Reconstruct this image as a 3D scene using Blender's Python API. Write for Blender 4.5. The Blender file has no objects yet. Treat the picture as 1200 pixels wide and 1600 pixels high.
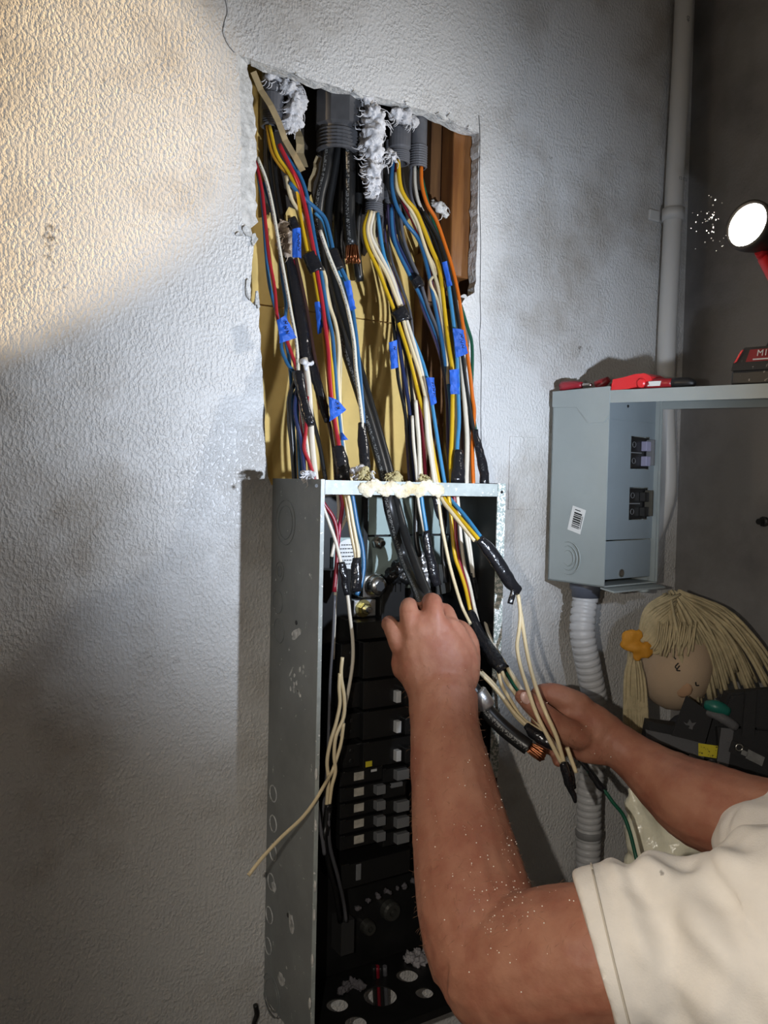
import bpy, bmesh, math, random
from mathutils import Vector, Matrix, noise
random.seed(7)
V = Vector
scene = bpy.context.scene
COL = scene.collection

# ------------------------------------------------------------------ camera
F = 1300.0                                   # focal length in pixels of a 1200x1600 frame
TH, PIT, ROL = math.radians(31.5), math.radians(2.0), math.radians(1.26)
CAM = V((0.0, -1.2, 1.5))
FW = V((math.sin(TH)*math.cos(PIT), math.cos(TH)*math.cos(PIT), -math.sin(PIT)))
R0 = V((math.cos(TH), -math.sin(TH), 0.0)); U0 = R0.cross(FW)
RT = R0*math.cos(ROL) + U0*math.sin(ROL)
UP = U0*math.cos(ROL) - R0*math.sin(ROL)
cd = bpy.data.cameras.new('camera'); cam = bpy.data.objects.new('camera', cd); COL.objects.link(cam)
cd.sensor_fit = 'HORIZONTAL'; cd.sensor_width = 36.0; cd.lens = 36.0*F/1200.0; cd.clip_start = 0.02
M = Matrix((RT, UP, -FW)).transposed().to_4x4(); M.translation = CAM
cam.matrix_world = M
scene.camera = cam

def ray(px, py): return FW*F + RT*(px-600.0) - UP*(py-800.0)
def PY(px, py, Y):
    d = ray(px, py); return CAM + d*((Y-CAM.y)/d.y)
def PX(px, py, X):
    d = ray(px, py); return CAM + d*((X-CAM.x)/d.x)
def PZ(px, py, Z):
    d = ray(px, py); return CAM + d*((Z-CAM.z)/d.z)
def PD(px, py, dep): return CAM + ray(px, py)*(dep/F)
def proj(p):
    q = p-CAM; z = q.dot(FW); return (600+F*q.dot(RT)/z, 800-F*q.dot(UP)/z, z)

# ------------------------------------------------------------------ world, lights, exposure
w = bpy.data.worlds.new('world'); scene.world = w; w.use_nodes = True
w.node_tree.nodes['Background'].inputs[0].default_value = (1.0, 0.95, 0.88, 1)
w.node_tree.nodes['Background'].inputs[1].default_value = 0.085
vs = scene.view_settings
vs.view_transform = 'Standard'; vs.look = 'None'; vs.exposure = 0.0; vs.gamma = 1.0; vs.use_curve_mapping = False

def spot(name, loc, target, energy, color, size, blend, radius):
    l = bpy.data.lights.new(name, 'SPOT'); l.energy = energy; l.color = color
    l.spot_size = math.radians(size); l.spot_blend = blend; l.shadow_soft_size = radius
    o = bpy.data.objects.new(name, l); COL.objects.link(o); o.location = loc
    o.rotation_euler = (V(target)-V(loc)).to_track_quat('-Z', 'Y').to_euler()
    return o
# worker's headlamp, just right of the frame
HEADLAMP = CAM + FW*0.72 + RT*0.42 + UP*0.03
spot('headlamp_beam', HEADLAMP, PY(620, 600, 0), 35, (0.74, 0.84, 1.0), 96, 1.0, 0.010)
# second, warm work light standing to the left of the frame
WARM = V((-3.58, -0.80, 1.77))
spot('warm_lamp_beam', WARM, WARM+V((0.90, 0.43, 0.06)), 1900, (1.0, 0.74, 0.44), 28.8, 0.025, 0.012)
# unseen fill light just left of the camera, added to brighten shirt and arms
CAM_FILL = CAM - RT*0.11 + UP*0.01
spot('camera_fill_beam', CAM_FILL, PD(1030, 1340, 1.0), 21, (1.0, 0.93, 0.84), 80, 1.0, 0.006)

# ------------------------------------------------------------------ materials
MATS = {}
def nd(nt, typ, **kw):
    n = nt.nodes.new(typ)
    for k, v in kw.items():
        if k in n.inputs: n.inputs[k].default_value = v
        else: setattr(n, k, v)
    return n
def mat(name, col, rough=0.5, metal=0.0, bump=0.0, bscale=200.0, var=0.0, vscale=20.0, col2=None,
        speck=None, speck_scale=150.0, speck_cut=0.62, emit=0.0, trans=0.0, sss=0.0, spec=0.5, stretch=None, bdist=0.002):
    if name in MATS: return MATS[name]
    m = bpy.data.materials.new(name); m.use_nodes = True; nt = m.node_tree
    b = nt.nodes['Principled BSDF']
    b.inputs['Base Color'].default_value = (*col, 1); b.inputs['Roughness'].default_value = rough
    b.inputs['Metallic'].default_value = metal; b.inputs['Specular IOR Level'].default_value = spec
    if trans: b.inputs['Transmission Weight'].default_value = trans
    if sss:
        b.inputs['Subsurface Weight'].default_value = sss
        b.inputs['Subsurface Radius'].default_value = (0.01, 0.004, 0.002); b.inputs['Subsurface Scale'].default_value = 0.5
    if emit:
        b.inputs['Emission Color'].default_value = (*col, 1); b.inputs['Emission Strength'].default_value = emit
    L = nt.links.new
    tc = nd(nt, 'ShaderNodeTexCoord'); src = tc.outputs['Object']
    if stretch:
        mp = nd(nt, 'ShaderNodeMapping'); mp.inputs['Scale'].default_value = stretch
        L(src, mp.inputs['Vector']); src = mp.outputs[0]
    cur = None
    if var or col2:
        n = nd(nt, 'ShaderNodeTexNoise', Scale=vscale, Detail=5.0, Roughness=0.6); L(src, n.inputs['Vector'])
        cr = nd(nt, 'ShaderNodeValToRGB')
        c2 = col2 if col2 else tuple(max(0, c*(1-var)) for c in col)
        cr.color_ramp.elements[0].position = 0.35; cr.color_ramp.elements[0].color = (*c2, 1)
        cr.color_ramp.elements[1].position = 0.65; cr.color_ramp.elements[1].color = (*col, 1)
        L(n.outputs['Fac'], cr.inputs['Fac']); cur = cr.outputs['Color']; L(cur, b.inputs['Base Color'])
    if speck:
        n = nd(nt, 'ShaderNodeTexNoise', Scale=speck_scale, Detail=4.0, Roughness=0.7); L(src, n.inputs['Vector'])
        cr = nd(nt, 'ShaderNodeValToRGB')
        cr.color_ramp.elements[0].position = speck_cut; cr.color_ramp.elements[0].color = (0, 0, 0, 1)
        cr.color_ramp.elements[1].position = speck_cut+0.03; cr.color_ramp.elements[1].color = (1, 1, 1, 1)
        L(n.outputs['Fac'], cr.inputs['Fac'])
        mx = nd(nt, 'ShaderNodeMix', data_type='RGBA'); L(cr.outputs['Color'], mx.inputs['Factor'])
        if cur: L(cur, mx.inputs['A'])
        else: mx.inputs['A'].default_value = (*col, 1)
        mx.inputs['B'].default_value = (*speck, 1); cur = mx.outputs['Result']; L(cur, b.inputs['Base Color'])
    if bump:
        n = nd(nt, 'ShaderNodeTexNoise', Scale=bscale, Detail=3.0, Roughness=0.55); L(src, n.inputs['Vector'])
        bp = nd(nt, 'ShaderNodeBump', Strength=bump, Distance=bdist); L(n.outputs['Fac'], bp.inputs['Height'])
        L(bp.outputs[0], b.inputs['Normal'])
    MATS[name] = m
    return m

def stucco(name, base, dirt, rough, strength, dirt_lo=0.36):
    m = bpy.data.materials.new(name); m.use_nodes = True; nt = m.node_tree; L = nt.links.new
    b = nt.nodes['Principled BSDF']; b.inputs['Roughness'].default_value = rough
    tc = nd(nt, 'ShaderNodeTexCoord'); src = tc.outputs['Object']
    # orange peel relief
    mp = nd(nt, 'ShaderNodeMapping'); mp.inputs['Scale'].default_value = (1.0, 1.0, 0.75); L(src, mp.inputs['Vector'])
    n1 = nd(nt, 'ShaderNodeTexNoise', Scale=215.0, Detail=2.0, Roughness=0.5, Distortion=0.15); L(mp.outputs[0], n1.inputs['Vector'])
    n2 = nd(nt, 'ShaderNodeTexNoise', Scale=22.0, Detail=3.0); L(src, n2.inputs['Vector'])
    cr = nd(nt, 'ShaderNodeValToRGB'); cr.color_ramp.elements[0].position = 0.40; cr.color_ramp.elements[1].position = 0.68
    L(n1.outputs['Fac'], cr.inputs['Fac'])
    # relief fades where the wall was smoothed over
    cr2 = nd(nt, 'ShaderNodeValToRGB'); cr2.color_ramp.elements[0].position = 0.35; cr2.color_ramp.elements[0].color = (0.45, 0.45, 0.45, 1)
    cr2.color_ramp.elements[1].position = 0.6; L(n2.outputs['Fac'], cr2.inputs['Fac'])
    mu = nd(nt, 'ShaderNodeMath', operation='MULTIPLY'); L(cr.outputs['Color'], mu.inputs[0]); L(cr2.outputs['Color'], mu.inputs[1])
    bp = nd(nt, 'ShaderNodeBump', Strength=strength, Distance=0.0022); L(mu.outputs[0], bp.inputs['Height']); L(bp.outputs[0], b.inputs['Normal'])
    # grime patches, scuffs
    n3 = nd(nt, 'ShaderNodeTexNoise', Scale=3.2, Detail=6.0, Roughness=0.62); L(src, n3.inputs['Vector'])
    c3 = nd(nt, 'ShaderNodeValToRGB'); c3.color_ramp.elements[0].position = dirt_lo; c3.color_ramp.elements[0].color = (*dirt, 1)
    c3.color_ramp.elements[1].position = dirt_lo+0.2; c3.color_ramp.elements[1].color = (*base, 1); L(n3.outputs['Fac'], c3.inputs['Fac'])
    n4 = nd(nt, 'ShaderNodeTexNoise', Scale=38.0, Detail=6.0, Roughness=0.75); L(src, n4.inputs['Vector'])
    n5 = nd(nt, 'ShaderNodeTexNoise', Scale=7.0, Detail=2.0); L(src, n5.inputs['Vector'])
    mm = nd(nt, 'ShaderNodeMath', operation='MULTIPLY'); L(n4.outputs['Fac'], mm.inputs[0]); L(n5.outputs['Fac'], mm.inputs[1])
    c4 = nd(nt, 'ShaderNodeValToRGB'); c4.color_ramp.elements[0].position = 0.40; c4.color_ramp.elements[0].color = (0, 0, 0, 1)
    c4.color_ramp.elements[1].position = 0.47; L(mm.outputs[0], c4.inputs['Fac'])
    mx = nd(nt, 'ShaderNodeMix', data_type='RGBA'); L(c4.outputs['Color'], mx.inputs['Factor']); L(c3.outputs['Color'], mx.inputs['A'])
    mx.inputs['B'].default_value = (dirt[0]*0.5, dirt[1]*0.5, dirt[2]*0.5, 1)
    L(mx.outputs['Result'], b.inputs['Base Color'])
    MATS[name] = m
    return m

def printed(name, col, ink, rough=0.4):
    """plastic insulation with a faint line of print along the tube (uv: u around, v along in metres)"""
    m = bpy.data.materials.new(name); m.use_nodes = True; nt = m.node_tree; L = nt.links.new
    b = nt.nodes['Principled BSDF']; b.inputs['Roughness'].default_value = rough
    uv = nd(nt, 'ShaderNodeUVMap'); sp = nd(nt, 'ShaderNodeSeparateXYZ'); L(uv.outputs[0], sp.inputs[0])
    mp = nd(nt, 'ShaderNodeMapping'); mp.inputs['Scale'].default_value = (22, 520, 1); L(uv.outputs[0], mp.inputs['Vector'])
    n = nd(nt, 'ShaderNodeTexNoise', Scale=1.0, Detail=0.0); L(mp.outputs[0], n.inputs['Vector'])
    g = nd(nt, 'ShaderNodeMath', operation='GREATER_THAN'); g.inputs[1].default_value = 0.52; L(n.outputs['Fac'], g.inputs[0])
    fr = nd(nt, 'ShaderNodeMath', operation='PINGPONG'); fr.inputs[1].default_value = 0.25; L(sp.outputs[0], fr.inputs[0])
    h = nd(nt, 'ShaderNodeMath', operation='LESS_THAN'); h.inputs[1].default_value = 0.045; L(fr.outputs[0], h.inputs[0])
    mu = nd(nt, 'ShaderNodeMath', operation='MULTIPLY'); L(g.outputs[0], mu.inputs[0]); L(h.outputs[0], mu.inputs[1])
    mx = nd(nt, 'ShaderNodeMix', data_type='RGBA'); L(mu.outputs[0], mx.inputs['Factor'])
    mx.inputs['A'].default_value = (*col, 1); mx.inputs['B'].default_value = (*ink, 1); L(mx.outputs['Result'], b.inputs['Base Color'])
    MATS[name] = m
    return m

WALLM = stucco('painted_stucco', (0.70, 0.69, 0.67), (0.42, 0.38, 0.33), 0.40, 0.62, 0.30)
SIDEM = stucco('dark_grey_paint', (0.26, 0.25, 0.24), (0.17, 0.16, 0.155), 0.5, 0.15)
GYPS = mat('raw_gypsum', (0.72, 0.71, 0.68), 0.9, bump=0.9, bscale=160, var=0.35, vscale=60, bdist=0.004)
KRAFT = mat('kraft_board', (0.80, 0.57, 0.19), 0.75, bump=0.15, bscale=70, col2=(0.66, 0.45, 0.14), vscale=9)
WOOD = mat('orange_stud_wood', (0.27, 0.115, 0.035), 0.3, bump=0.3, bscale=40, col2=(0.16, 0.06, 0.02), vscale=24, stretch=(2.5, 2.5, 0.25))
WOODD = mat('dark_stud_wood', (0.20, 0.095, 0.035), 0.5, bump=0.3, bscale=40, col2=(0.10, 0.045, 0.02), vscale=24, stretch=(2.5, 2.5, 0.25))
STEEL = mat('grey_enamel_steel', (0.225, 0.24, 0.238), 0.42, bump=0.06, bscale=60, var=0.25, vscale=14, speck=(0.62, 0.62, 0.60), speck_scale=75, speck_cut=0.665)
STEELP = mat('paint_splattered_steel', (0.34, 0.40, 0.37), 0.5, bump=0.35, bscale=110, var=0.25, vscale=25, speck=(0.82, 0.82, 0.78), speck_scale=210, speck_cut=0.50)
STEELT = mat('bare_flange_steel', (0.42, 0.46, 0.44), 0.4, bump=0.1, bscale=90, var=0.25, vscale=40, speck=(0.8, 0.8, 0.76), speck_scale=120, speck_cut=0.62)
STEELIN = mat('greenish_back_steel', (0.34, 0.43, 0.41), 0.45, bump=0.04, bscale=60, var=0.12, vscale=12)
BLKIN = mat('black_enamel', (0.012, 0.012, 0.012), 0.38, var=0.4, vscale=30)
BOXM = mat('light_grey_enamel', (0.36, 0.40, 0.39), 0.4, var=0.10, vscale=8)
BOXF = mat('deadfront_grey', (0.22, 0.26, 0.28), 0.42, var=0.10, vscale=8)
BLKPL = mat('black_breaker_plastic', (0.011, 0.011, 0.011), 0.3, speck=(0.06, 0.06, 0.06), speck_scale=180, speck_cut=0.70)
GRYPL = mat('grey_toggle_plastic', (0.16, 0.165, 0.17), 0.35)
LTPL = mat('pale_toggle_plastic', (0.55, 0.56, 0.56), 0.4)
TAGW = mat('cream_rating_sticker', (0.50, 0.47, 0.40), 0.6, var=0.3, vscale=120)
CHROME = mat('bright_metal', (0.62, 0.60, 0.56), 0.25, metal=1.0, var=0.3, vscale=60)
BRASS = mat('yellowed_brass', (0.55, 0.48, 0.22), 0.3, metal=1.0)
ALU = mat('scuffed_aluminium', (0.65, 0.65, 0.65), 0.35, metal=0.9, bump=0.4, bscale=80)
COPPER = mat('copper_strands', (0.42, 0.16, 0.07), 0.32, metal=1.0)
PVC = mat('grey_pvc', (0.13, 0.13, 0.14), 0.4, var=0.3, vscale=30, speck=(0.45, 0.45, 0.45), speck_scale=110, speck_cut=0.70)
PVCD = mat('dark_grey_pvc', (0.085, 0.085, 0.09), 0.4, var=0.3, vscale=30, speck=(0.4, 0.4, 0.4), speck_scale=90, speck_cut=0.72)
FLUFF = mat('white_cellulose_insulation', (0.72, 0.71, 0.72), 0.95, bump=1.0, bscale=120, var=0.3, vscale=70, bdist=0.004)
FLUFFY = mat('yellowed_foam_crumbs', (0.62, 0.52, 0.26), 0.95, bump=1.0, bscale=150, var=0.5, vscale=90, bdist=0.004)
PIPEW = mat('white_painted_pipe', (0.66, 0.65, 0.62), 0.45, bump=0.1, bscale=30)
FLEX = mat('white_corrugated_plastic', (0.60, 0.60, 0.60), 0.4, var=0.1, vscale=10)
TAPEB = mat('black_vinyl_tape', (0.012, 0.012, 0.014), 0.22, bump=0.8, bscale=70, bdist=0.003, speck=(0.22, 0.22, 0.22), speck_scale=120, speck_cut=0.70)
TAPEBLUE = mat('blue_painters_tape', (0.012, 0.12, 0.62), 0.6, bump=0.4, bscale=90, var=0.35, vscale=50)
INK = mat('dark_ink', (0.01, 0.015, 0.06), 0.5)
SKIN = mat('tanned_skin', (0.38, 0.175, 0.11), 0.58, bump=0.25, bscale=190, col2=(0.30, 0.11, 0.066), vscale=26, speck=(0.85, 0.72, 0.58), speck_scale=155, speck_cut=0.735, sss=0.12)
NAIL = mat('finger_nail', (0.62, 0.40, 0.34), 0.3)
SHIRT = mat('cream_cotton', (0.84, 0.80, 0.74), 0.9, bump=0.2, bscale=420, var=0.10, vscale=14, speck=(0.10, 0.09, 0.08), speck_scale=17, speck_cut=0.69)
RED = mat('glossy_red_plastic', (0.78, 0.03, 0.035), 0.35)
REDD = mat('dark_red_plastic', (0.28, 0.015, 0.02), 0.35)
REDT = mat('clear_red_plastic', (0.55, 0.04, 0.06), 0.2, trans=0.45)
BLKR = mat('black_rubber', (0.018, 0.018, 0.018), 0.5, speck=(0.25, 0.24, 0.22), speck_scale=90, speck_cut=0.62)
WHT = mat('white_sticker', (0.75, 0.75, 0.72), 0.6)
BLK = mat('plain_black', (0.01, 0.01, 0.01), 0.5)
LENS = mat('lit_lens', (1.0, 0.96, 0.86), 0.4, emit=14.0)
YARN = mat('cream_yarn', (0.60, 0.50, 0.30), 0.9, bump=0.5, bscale=300, var=0.3, vscale=40)
DOLLS = mat('doll_cloth', (0.50, 0.37, 0.25), 0.9, bump=0.2, bscale=400)
ORANGE = mat('orange_ribbon', (0.62, 0.27, 0.02), 0.7, bump=0.3, bscale=90)
FABB = mat('black_nylon', (0.014, 0.014, 0.015), 0.7, bump=0.4, bscale=500)
FABG = mat('grey_webbing', (0.10, 0.10, 0.105), 0.8, bump=0.4, bscale=500)
GREENP = mat('green_plastic', (0.01, 0.13, 0.10), 0.4)
YEL = mat('yellow_tag', (0.60, 0.50, 0.03), 0.5, speck=(0.05, 0.05, 0.02), speck_scale=150, speck_cut=0.6)
SACK = mat('cream_plastic_sack', (0.92, 0.88, 0.68), 0.25, bump=0.7, bscale=40, var=0.1, vscale=20, bdist=0.006)
FLOORM = mat('grey_concrete', (0.25, 0.24, 0.23), 0.8, bump=0.2, bscale=60, var=0.3, vscale=6)

WC = {'red': (0.38, 0.015, 0.025), 'darkred': (0.22, 0.008, 0.02), 'white': (0.68, 0.62, 0.51), 'cream': (0.70, 0.58, 0.36), 'blue': (0.025, 0.12, 0.26),
      'navy': (0.02, 0.03, 0.09), 'black': (0.012, 0.012, 0.012), 'yellow': (0.60, 0.37, 0.012), 'orange': (0.62, 0.14, 0.01),
      'amber': (0.50, 0.24, 0.015), 'green': (0.01, 0.09, 0.05), 'brown': (0.055, 0.025, 0.02), 'purple': (0.07, 0.055, 0.12),
      'magenta': (0.45, 0.03, 0.09), 'ltblue': (0.045, 0.22, 0.42), 'grey': (0.10, 0.10, 0.11), 'olive': (0.33, 0.25, 0.05)}
for k, c in WC.items(): mat('wire_'+k, c, 0.36, speck=None)
PRW = printed('wire_printed_white', (0.70, 0.66, 0.54), (0.05, 0.05, 0.05))
PRB = printed('cable_printed_black', (0.014, 0.014, 0.014), (0.20, 0.20, 0.19), 0.36)

# ------------------------------------------------------------------ mesh helpers
def finish(name, bm, m, parent=None, smooth=False, mats=None):
    bmesh.ops.recalc_face_normals(bm, faces=bm.faces)
    me = bpy.data.meshes.new(name); bm.to_mesh(me); bm.free()
    for mm in (mats or [m]): me.materials.append(mm)
    if smooth:
        for p in me.polygons: p.use_smooth = True
    o = bpy.data.objects.new(name, me); COL.objects.link(o)
    if parent: o.parent = parent
    return o
def tag(o, label, cat, group=None, kind=None):
    o['label'] = label; o['category'] = cat
    if group: o['group'] = group
    if kind: o['kind'] = kind
    return o
def empty(name, loc=(0, 0, 0)):
    o = bpy.data.objects.new(name, None); COL.objects.link(o); o.empty_display_size = 0.02
    return o            # kept at the origin: parts carry world coordinates
def setbase(o, p):
    """move an empty to the thing's base without moving its parts"""
    p = V(p); o.location = p
    for c in o.children: c.matrix_parent_inverse = Matrix.Translation(-p)
    return o
def add_frame_box(bm, o, ex, ey, ez, bev=0.0):
    """box from corner o with edge vectors"""
    o, ex, ey, ez = V(o), V(ex), V(ey), V(ez)
    vs_ = [bm.verts.new(o+ex*a+ey*b+ez*c) for c in (0, 1) for b in (0, 1) for a in (0, 1)]
    fs = [(0, 2, 3, 1), (4, 5, 7, 6), (0, 1, 5, 4), (2, 6, 7, 3), (0, 4, 6, 2), (1, 3, 7, 5)]
    faces = [bm.faces.new([vs_[i] for i in f]) for f in fs]
    if bev:
        es = list({e for f in faces for e in f.edges})
        bmesh.ops.bevel(bm, geom=es, offset=bev, segments=2, affect='EDGES', profile=0.5)
def box(name, lo, hi, m, parent=None, bev=0.0):
    bm = bmesh.new(); lo, hi = V(lo), V(hi); d = hi-lo
    add_frame_box(bm, lo, (d.x, 0, 0), (0, d.y, 0), (0, 0, d.z), bev)
    return finish(name, bm, m, parent)
def fbox(name, o, ex, ey, ez, m, parent=None, bev=0.0):
    bm = bmesh.new(); add_frame_box(bm, o, ex, ey, ez, bev); return finish(name, bm, m, parent)
def catmull(pts, n):
    if len(pts) < 3 and n > 1:
        pts = [pts[0], [(a+b)/2 for a, b in zip(pts[0], pts[-1])], pts[-1]]
    P = [list(p) for p in pts]; P = [[2*a-b for a, b in zip(P[0], P[1])]] + P + [[2*a-b for a, b in zip(P[-1], P[-2])]]
    out = []
    for i in range(1, len(P)-2):
        for k in range(n):
            t = k/n
            out.append([0.5*((2*b)+(-a+c)*t+(2*a-5*b+4*c-d)*t*t+(-a+3*b-3*c+d)*t**3) for a, b, c, d in zip(P[i-1], P[i], P[i+1], P[i+2])])
    out.append(P[-2]); return out
def add_tube(bm, pts, rad, sides=8, n=5, cap=True, squash=None, smooth_path=True):
    """pts: Vectors; rad: float or list. Parallel-transport sweep."""
    rr = rad if isinstance(rad, (list, tuple)) else [rad]*len(pts)
    q = [(*p, r) for p, r in zip(pts, rr)]
    if smooth_path: q = catmull(q, n)
    ps = [V(a[:3]) for a in q]; rs = [max(a[3], 1e-5) for a in q]
    uvl = bm.loops.layers.uv.verify()
    t0 = (ps[1]-ps[0]).normalized(); nrm = t0.orthogonal().normalized()
    rings = []; dist = [0.0]
    for i, p in enumerate(ps):
        t = (ps[min(i+1, len(ps)-1)]-ps[max(i-1, 0)])
        t = t.normalized() if t.length > 1e-9 else t0
        nrm = (nrm-t*nrm.dot(t)); nrm = nrm.normalized() if nrm.length > 1e-6 else t.orthogonal().normalized()
        bn = t.cross(nrm)
        if i: dist.append(dist[-1]+(ps[i]-ps[i-1]).length)
        ring = []
        for k in range(sides):
            a = 2*math.pi*k/sides
            off = nrm*math.cos(a)*rs[i] + bn*math.sin(a)*rs[i]
            if squash: ax, s = squash; off = off - ax*(off.dot(ax)*(1-s))
            ring.append(bm.verts.new(p+off))
        rings.append(ring)
    for i in range(len(rings)-1):
        for k in range(sides):
            k2 = (k+1) % sides
            f = bm.faces.new((rings[i][k], rings[i][k2], rings[i+1][k2], rings[i+1][k])); f.smooth = True
            for lp, (u, v) in zip(f.loops, ((k, i), (k+1, i), (k+1, i+1), (k, i+1))):
                lp[uvl].uv = (u/sides, dist[v])
    if cap:
        bm.faces.new(rings[0][::-1]); bm.faces.new(rings[-1])
def tube(name, pts, rad, m, parent=None, sides=8, n=5, **kw):
    bm = bmesh.new(); add_tube(bm, [V(p) for p in pts], rad, sides, n, **kw)
    return finish(name, bm, m, parent)
def add_lathe(bm, p0, axis, prof, sides=20, cap=True):
    """prof: list of (distance along axis, radius)"""
    axis = V(axis).normalized(); n1 = axis.orthogonal().normalized(); n2 = axis.cross(n1); p0 = V(p0)
    rings = [[bm.verts.new(p0+axis*h+(n1*math.cos(2*math.pi*k/sides)+n2*math.sin(2*math.pi*k/sides))*max(r, 1e-5)) for k in range(sides)] for h, r in prof]
    for a, b in zip(rings, rings[1:]):
        for k in range(sides): bm.faces.new((a[k], a[(k+1) % sides], b[(k+1) % sides], b[k]))
    if cap: bm.faces.new(rings[0][::-1]); bm.faces.new(rings[-1])
def lathe(name, p0, axis, prof, m, parent=None, sides=20, smooth=False, cap=True):
    bm = bmesh.new(); add_lathe(bm, p0, axis, prof, sides, cap); return finish(name, bm, m, parent, smooth)
def ring(name, c, axis, R, r, m, parent=None, segs=28, sides=5, ell=None):
    axis = V(axis).normalized(); n1 = axis.orthogonal().normalized()
    if abs(axis.x) > 0.9: n1 = V((0, 1, 0))
    n2 = axis.cross(n1); bm = bmesh.new(); e = ell or 1.0
    rs = []
    for i in range(segs):
        a = 2*math.pi*i/segs; d = n1*math.cos(a)+n2*math.sin(a); cc = V(c)+(n1*math.cos(a)+n2*math.sin(a)*e)*R
        rs.append([bm.verts.new(cc+d*r*math.cos(2*math.pi*k/sides)+axis*r*math.sin(2*math.pi*k/sides)) for k in range(sides)])
    for i in range(segs):
        for k in range(sides):
            bm.faces.new((rs[i][k], rs[i][(k+1) % sides], rs[(i+1) % segs][(k+1) % sides], rs[(i+1) % segs][k]))
    return finish(name, bm, m, parent, True)
def add_plate(bm, loops, nrm, thick):
    """loops: [outer, hole, hole...] lists of Vectors in one plane; solid plate with real holes"""
    nrm = V(nrm).normalized(); layers = []
    for s in (0.0, thick):
        vl = [[bm.verts.new(V(p)+nrm*s) for p in lp] for lp in loops]; es = []
        for lp in vl:
            for i in range(len(lp)): es.append(bm.edges.new((lp[i], lp[(i+1) % len(lp)])))
        bmesh.ops.triangle_fill(bm, edges=es, use_beauty=True, normal=nrm)
        layers.append(vl)
    for a, b in zip(*layers):
        for i in range(len(a)):
            j = (i+1) % len(a); bm.faces.new((a[i], a[j], b[j], b[i]))
def remesh(name, bm, voxel, m, parent=None, smooth_it=6, sm=0.5, deform=None):
    o = finish(name+'_tmp', bm, m)
    md = o.modifiers.new('r', 'REMESH'); md.mode = 'VOXEL'; md.voxel_size = voxel; md.use_smooth_shade = True
    if smooth_it:
        s = o.modifiers.new('s', 'SMOOTH'); s.iterations = smooth_it; s.factor = sm
    dg = bpy.context.evaluated_depsgraph_get(); dg.update()
    me = bpy.data.meshes.new_from_object(o.evaluated_get(dg))
    bpy.data.objects.remove(o)
    me.name = name
    if not me.materials: me.materials.append(m)
    if deform:
        nm = [v.normal.copy() for v in me.vertices]
        for v, n_ in zip(me.vertices, nm): v.co = deform(v.co, n_)
    for p in me.polygons: p.use_smooth = True
    o = bpy.data.objects.new(name, me); COL.objects.link(o)
    if parent: o.parent = parent
    return o
def add_ball(bm, c, r, squash=None, sub=2):
    """icosphere; squash = list of (unit axis, factor)"""
    res = bmesh.ops.create_icosphere(bm, subdivisions=sub, radius=1.0)
    for v in res['verts']:
        d = v.co*r
        for ax, s in (squash or []): d = d - ax*(d.dot(ax)*(1-s))
        v.co = V(c)+d
def add_limb(bm, pts, radii, sides=14, n=5, squash=None):
    add_tube(bm, pts, radii, sides, n, True, squash)
    add_ball(bm, pts[0], radii[0]*0.98, [squash] if squash else None); add_ball(bm, pts[-1], radii[-1]*0.98, [squash] if squash else None)
def text_obj(name, body, size, origin, ex, ez, m, parent=None, depth=0.0003):
    cu = bpy.data.curves.new(name, 'FONT'); cu.body = body; cu.size = size; cu.extrude = depth; cu.align_x = 'CENTER'; cu.align_y = 'CENTER'
    o = bpy.data.objects.new(name+'_t', cu); COL.objects.link(o)
    dg = bpy.context.evaluated_depsgraph_get(); dg.update()
    me = bpy.data.meshes.new_from_object(o.evaluated_get(dg)); bpy.data.objects.remove(o)
    ex, ez = V(ex).normalized(), V(ez).normalized(); nn = ex.cross(ez)
    mt = Matrix((ex, ez, nn)).transposed().to_4x4(); mt.translation = V(origin)
    me.transform(mt); me.materials.clear(); me.materials.append(m); me.name = name
    o = bpy.data.objects.new(name, me); COL.objects.link(o)
    if parent: o.parent = parent
    return o

# ------------------------------------------------------------------ the setting
WT = 0.022                                              # plaster board thickness
# hole outline: (front pixel, back pixel) pairs, clockwise from top left
HO = [((372, 85), (389, 99)), ((374, 130), (396, 132)), ((376, 180), (401, 182)), ((377, 250), (403, 250)), ((377, 310), (402, 312)),
      ((378, 346), (405, 345)), ((384, 354), (394, 356)), ((392, 372), (397, 374)), ((397, 388), (400, 388)), ((394, 412), (396, 414)), ((392, 440), (395, 440)),
      ((389, 468), (392, 470)), ((398, 478), (401, 478)), ((405, 468), (408, 470)), ((405, 500), (408, 500)), ((407, 535), (410, 535)), ((409, 570), (412, 570)), ((412, 610), (415, 610)),
      ((414, 650), (417, 650)), ((415, 700), (418, 700)), ((419, 745), (421, 745)), ((424, 758), (426, 758)),
      ((722, 768), (722, 768)), ((722, 640), (722, 640)), ((721, 475), (721, 475)), ((727, 466), (727, 466)), ((742, 457), (742, 457)), ((745, 400), (745, 400)), ((747, 300), (747, 300)),
      ((749, 208), (749, 208)), ((735, 203), (735, 203)), ((700, 188), (700, 188)), ((662, 172), (662, 172)), ((630, 162), (630, 162)), ((600, 154), (600, 154)),
      ((560, 146), (560, 146)), ((520, 134), (520, 134)), ((480, 122), (480, 122)), ((440, 108), (440, 108)), ((400, 95), (404, 97))]
fr, bk = [], []
for i, (a, b) in enumerate(HO):
    a2, b2 = HO[(i+1) % len(HO)]
    L_ = math.dist(a, a2); k = max(1, int(L_/9))
    for j in range(k):
        t = j/k; jf = 1.2 if j else 0.5; jb = 2.2 if j else 1.0
        fr.append((a[0]+(a2[0]-a[0])*t+random.uniform(-jf, jf), a[1]+(a2[1]-a[1])*t+random.uniform(-jf, jf)))
        bk.append((b[0]+(b2[0]-b[0])*t+random.uniform(-jb, jb), b[1]+(b2[1]-b[1])*t+random.uniform(-jb, jb)))
XC = PY(1072, 400, 0).x                                # inner corner with the side wall
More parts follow.
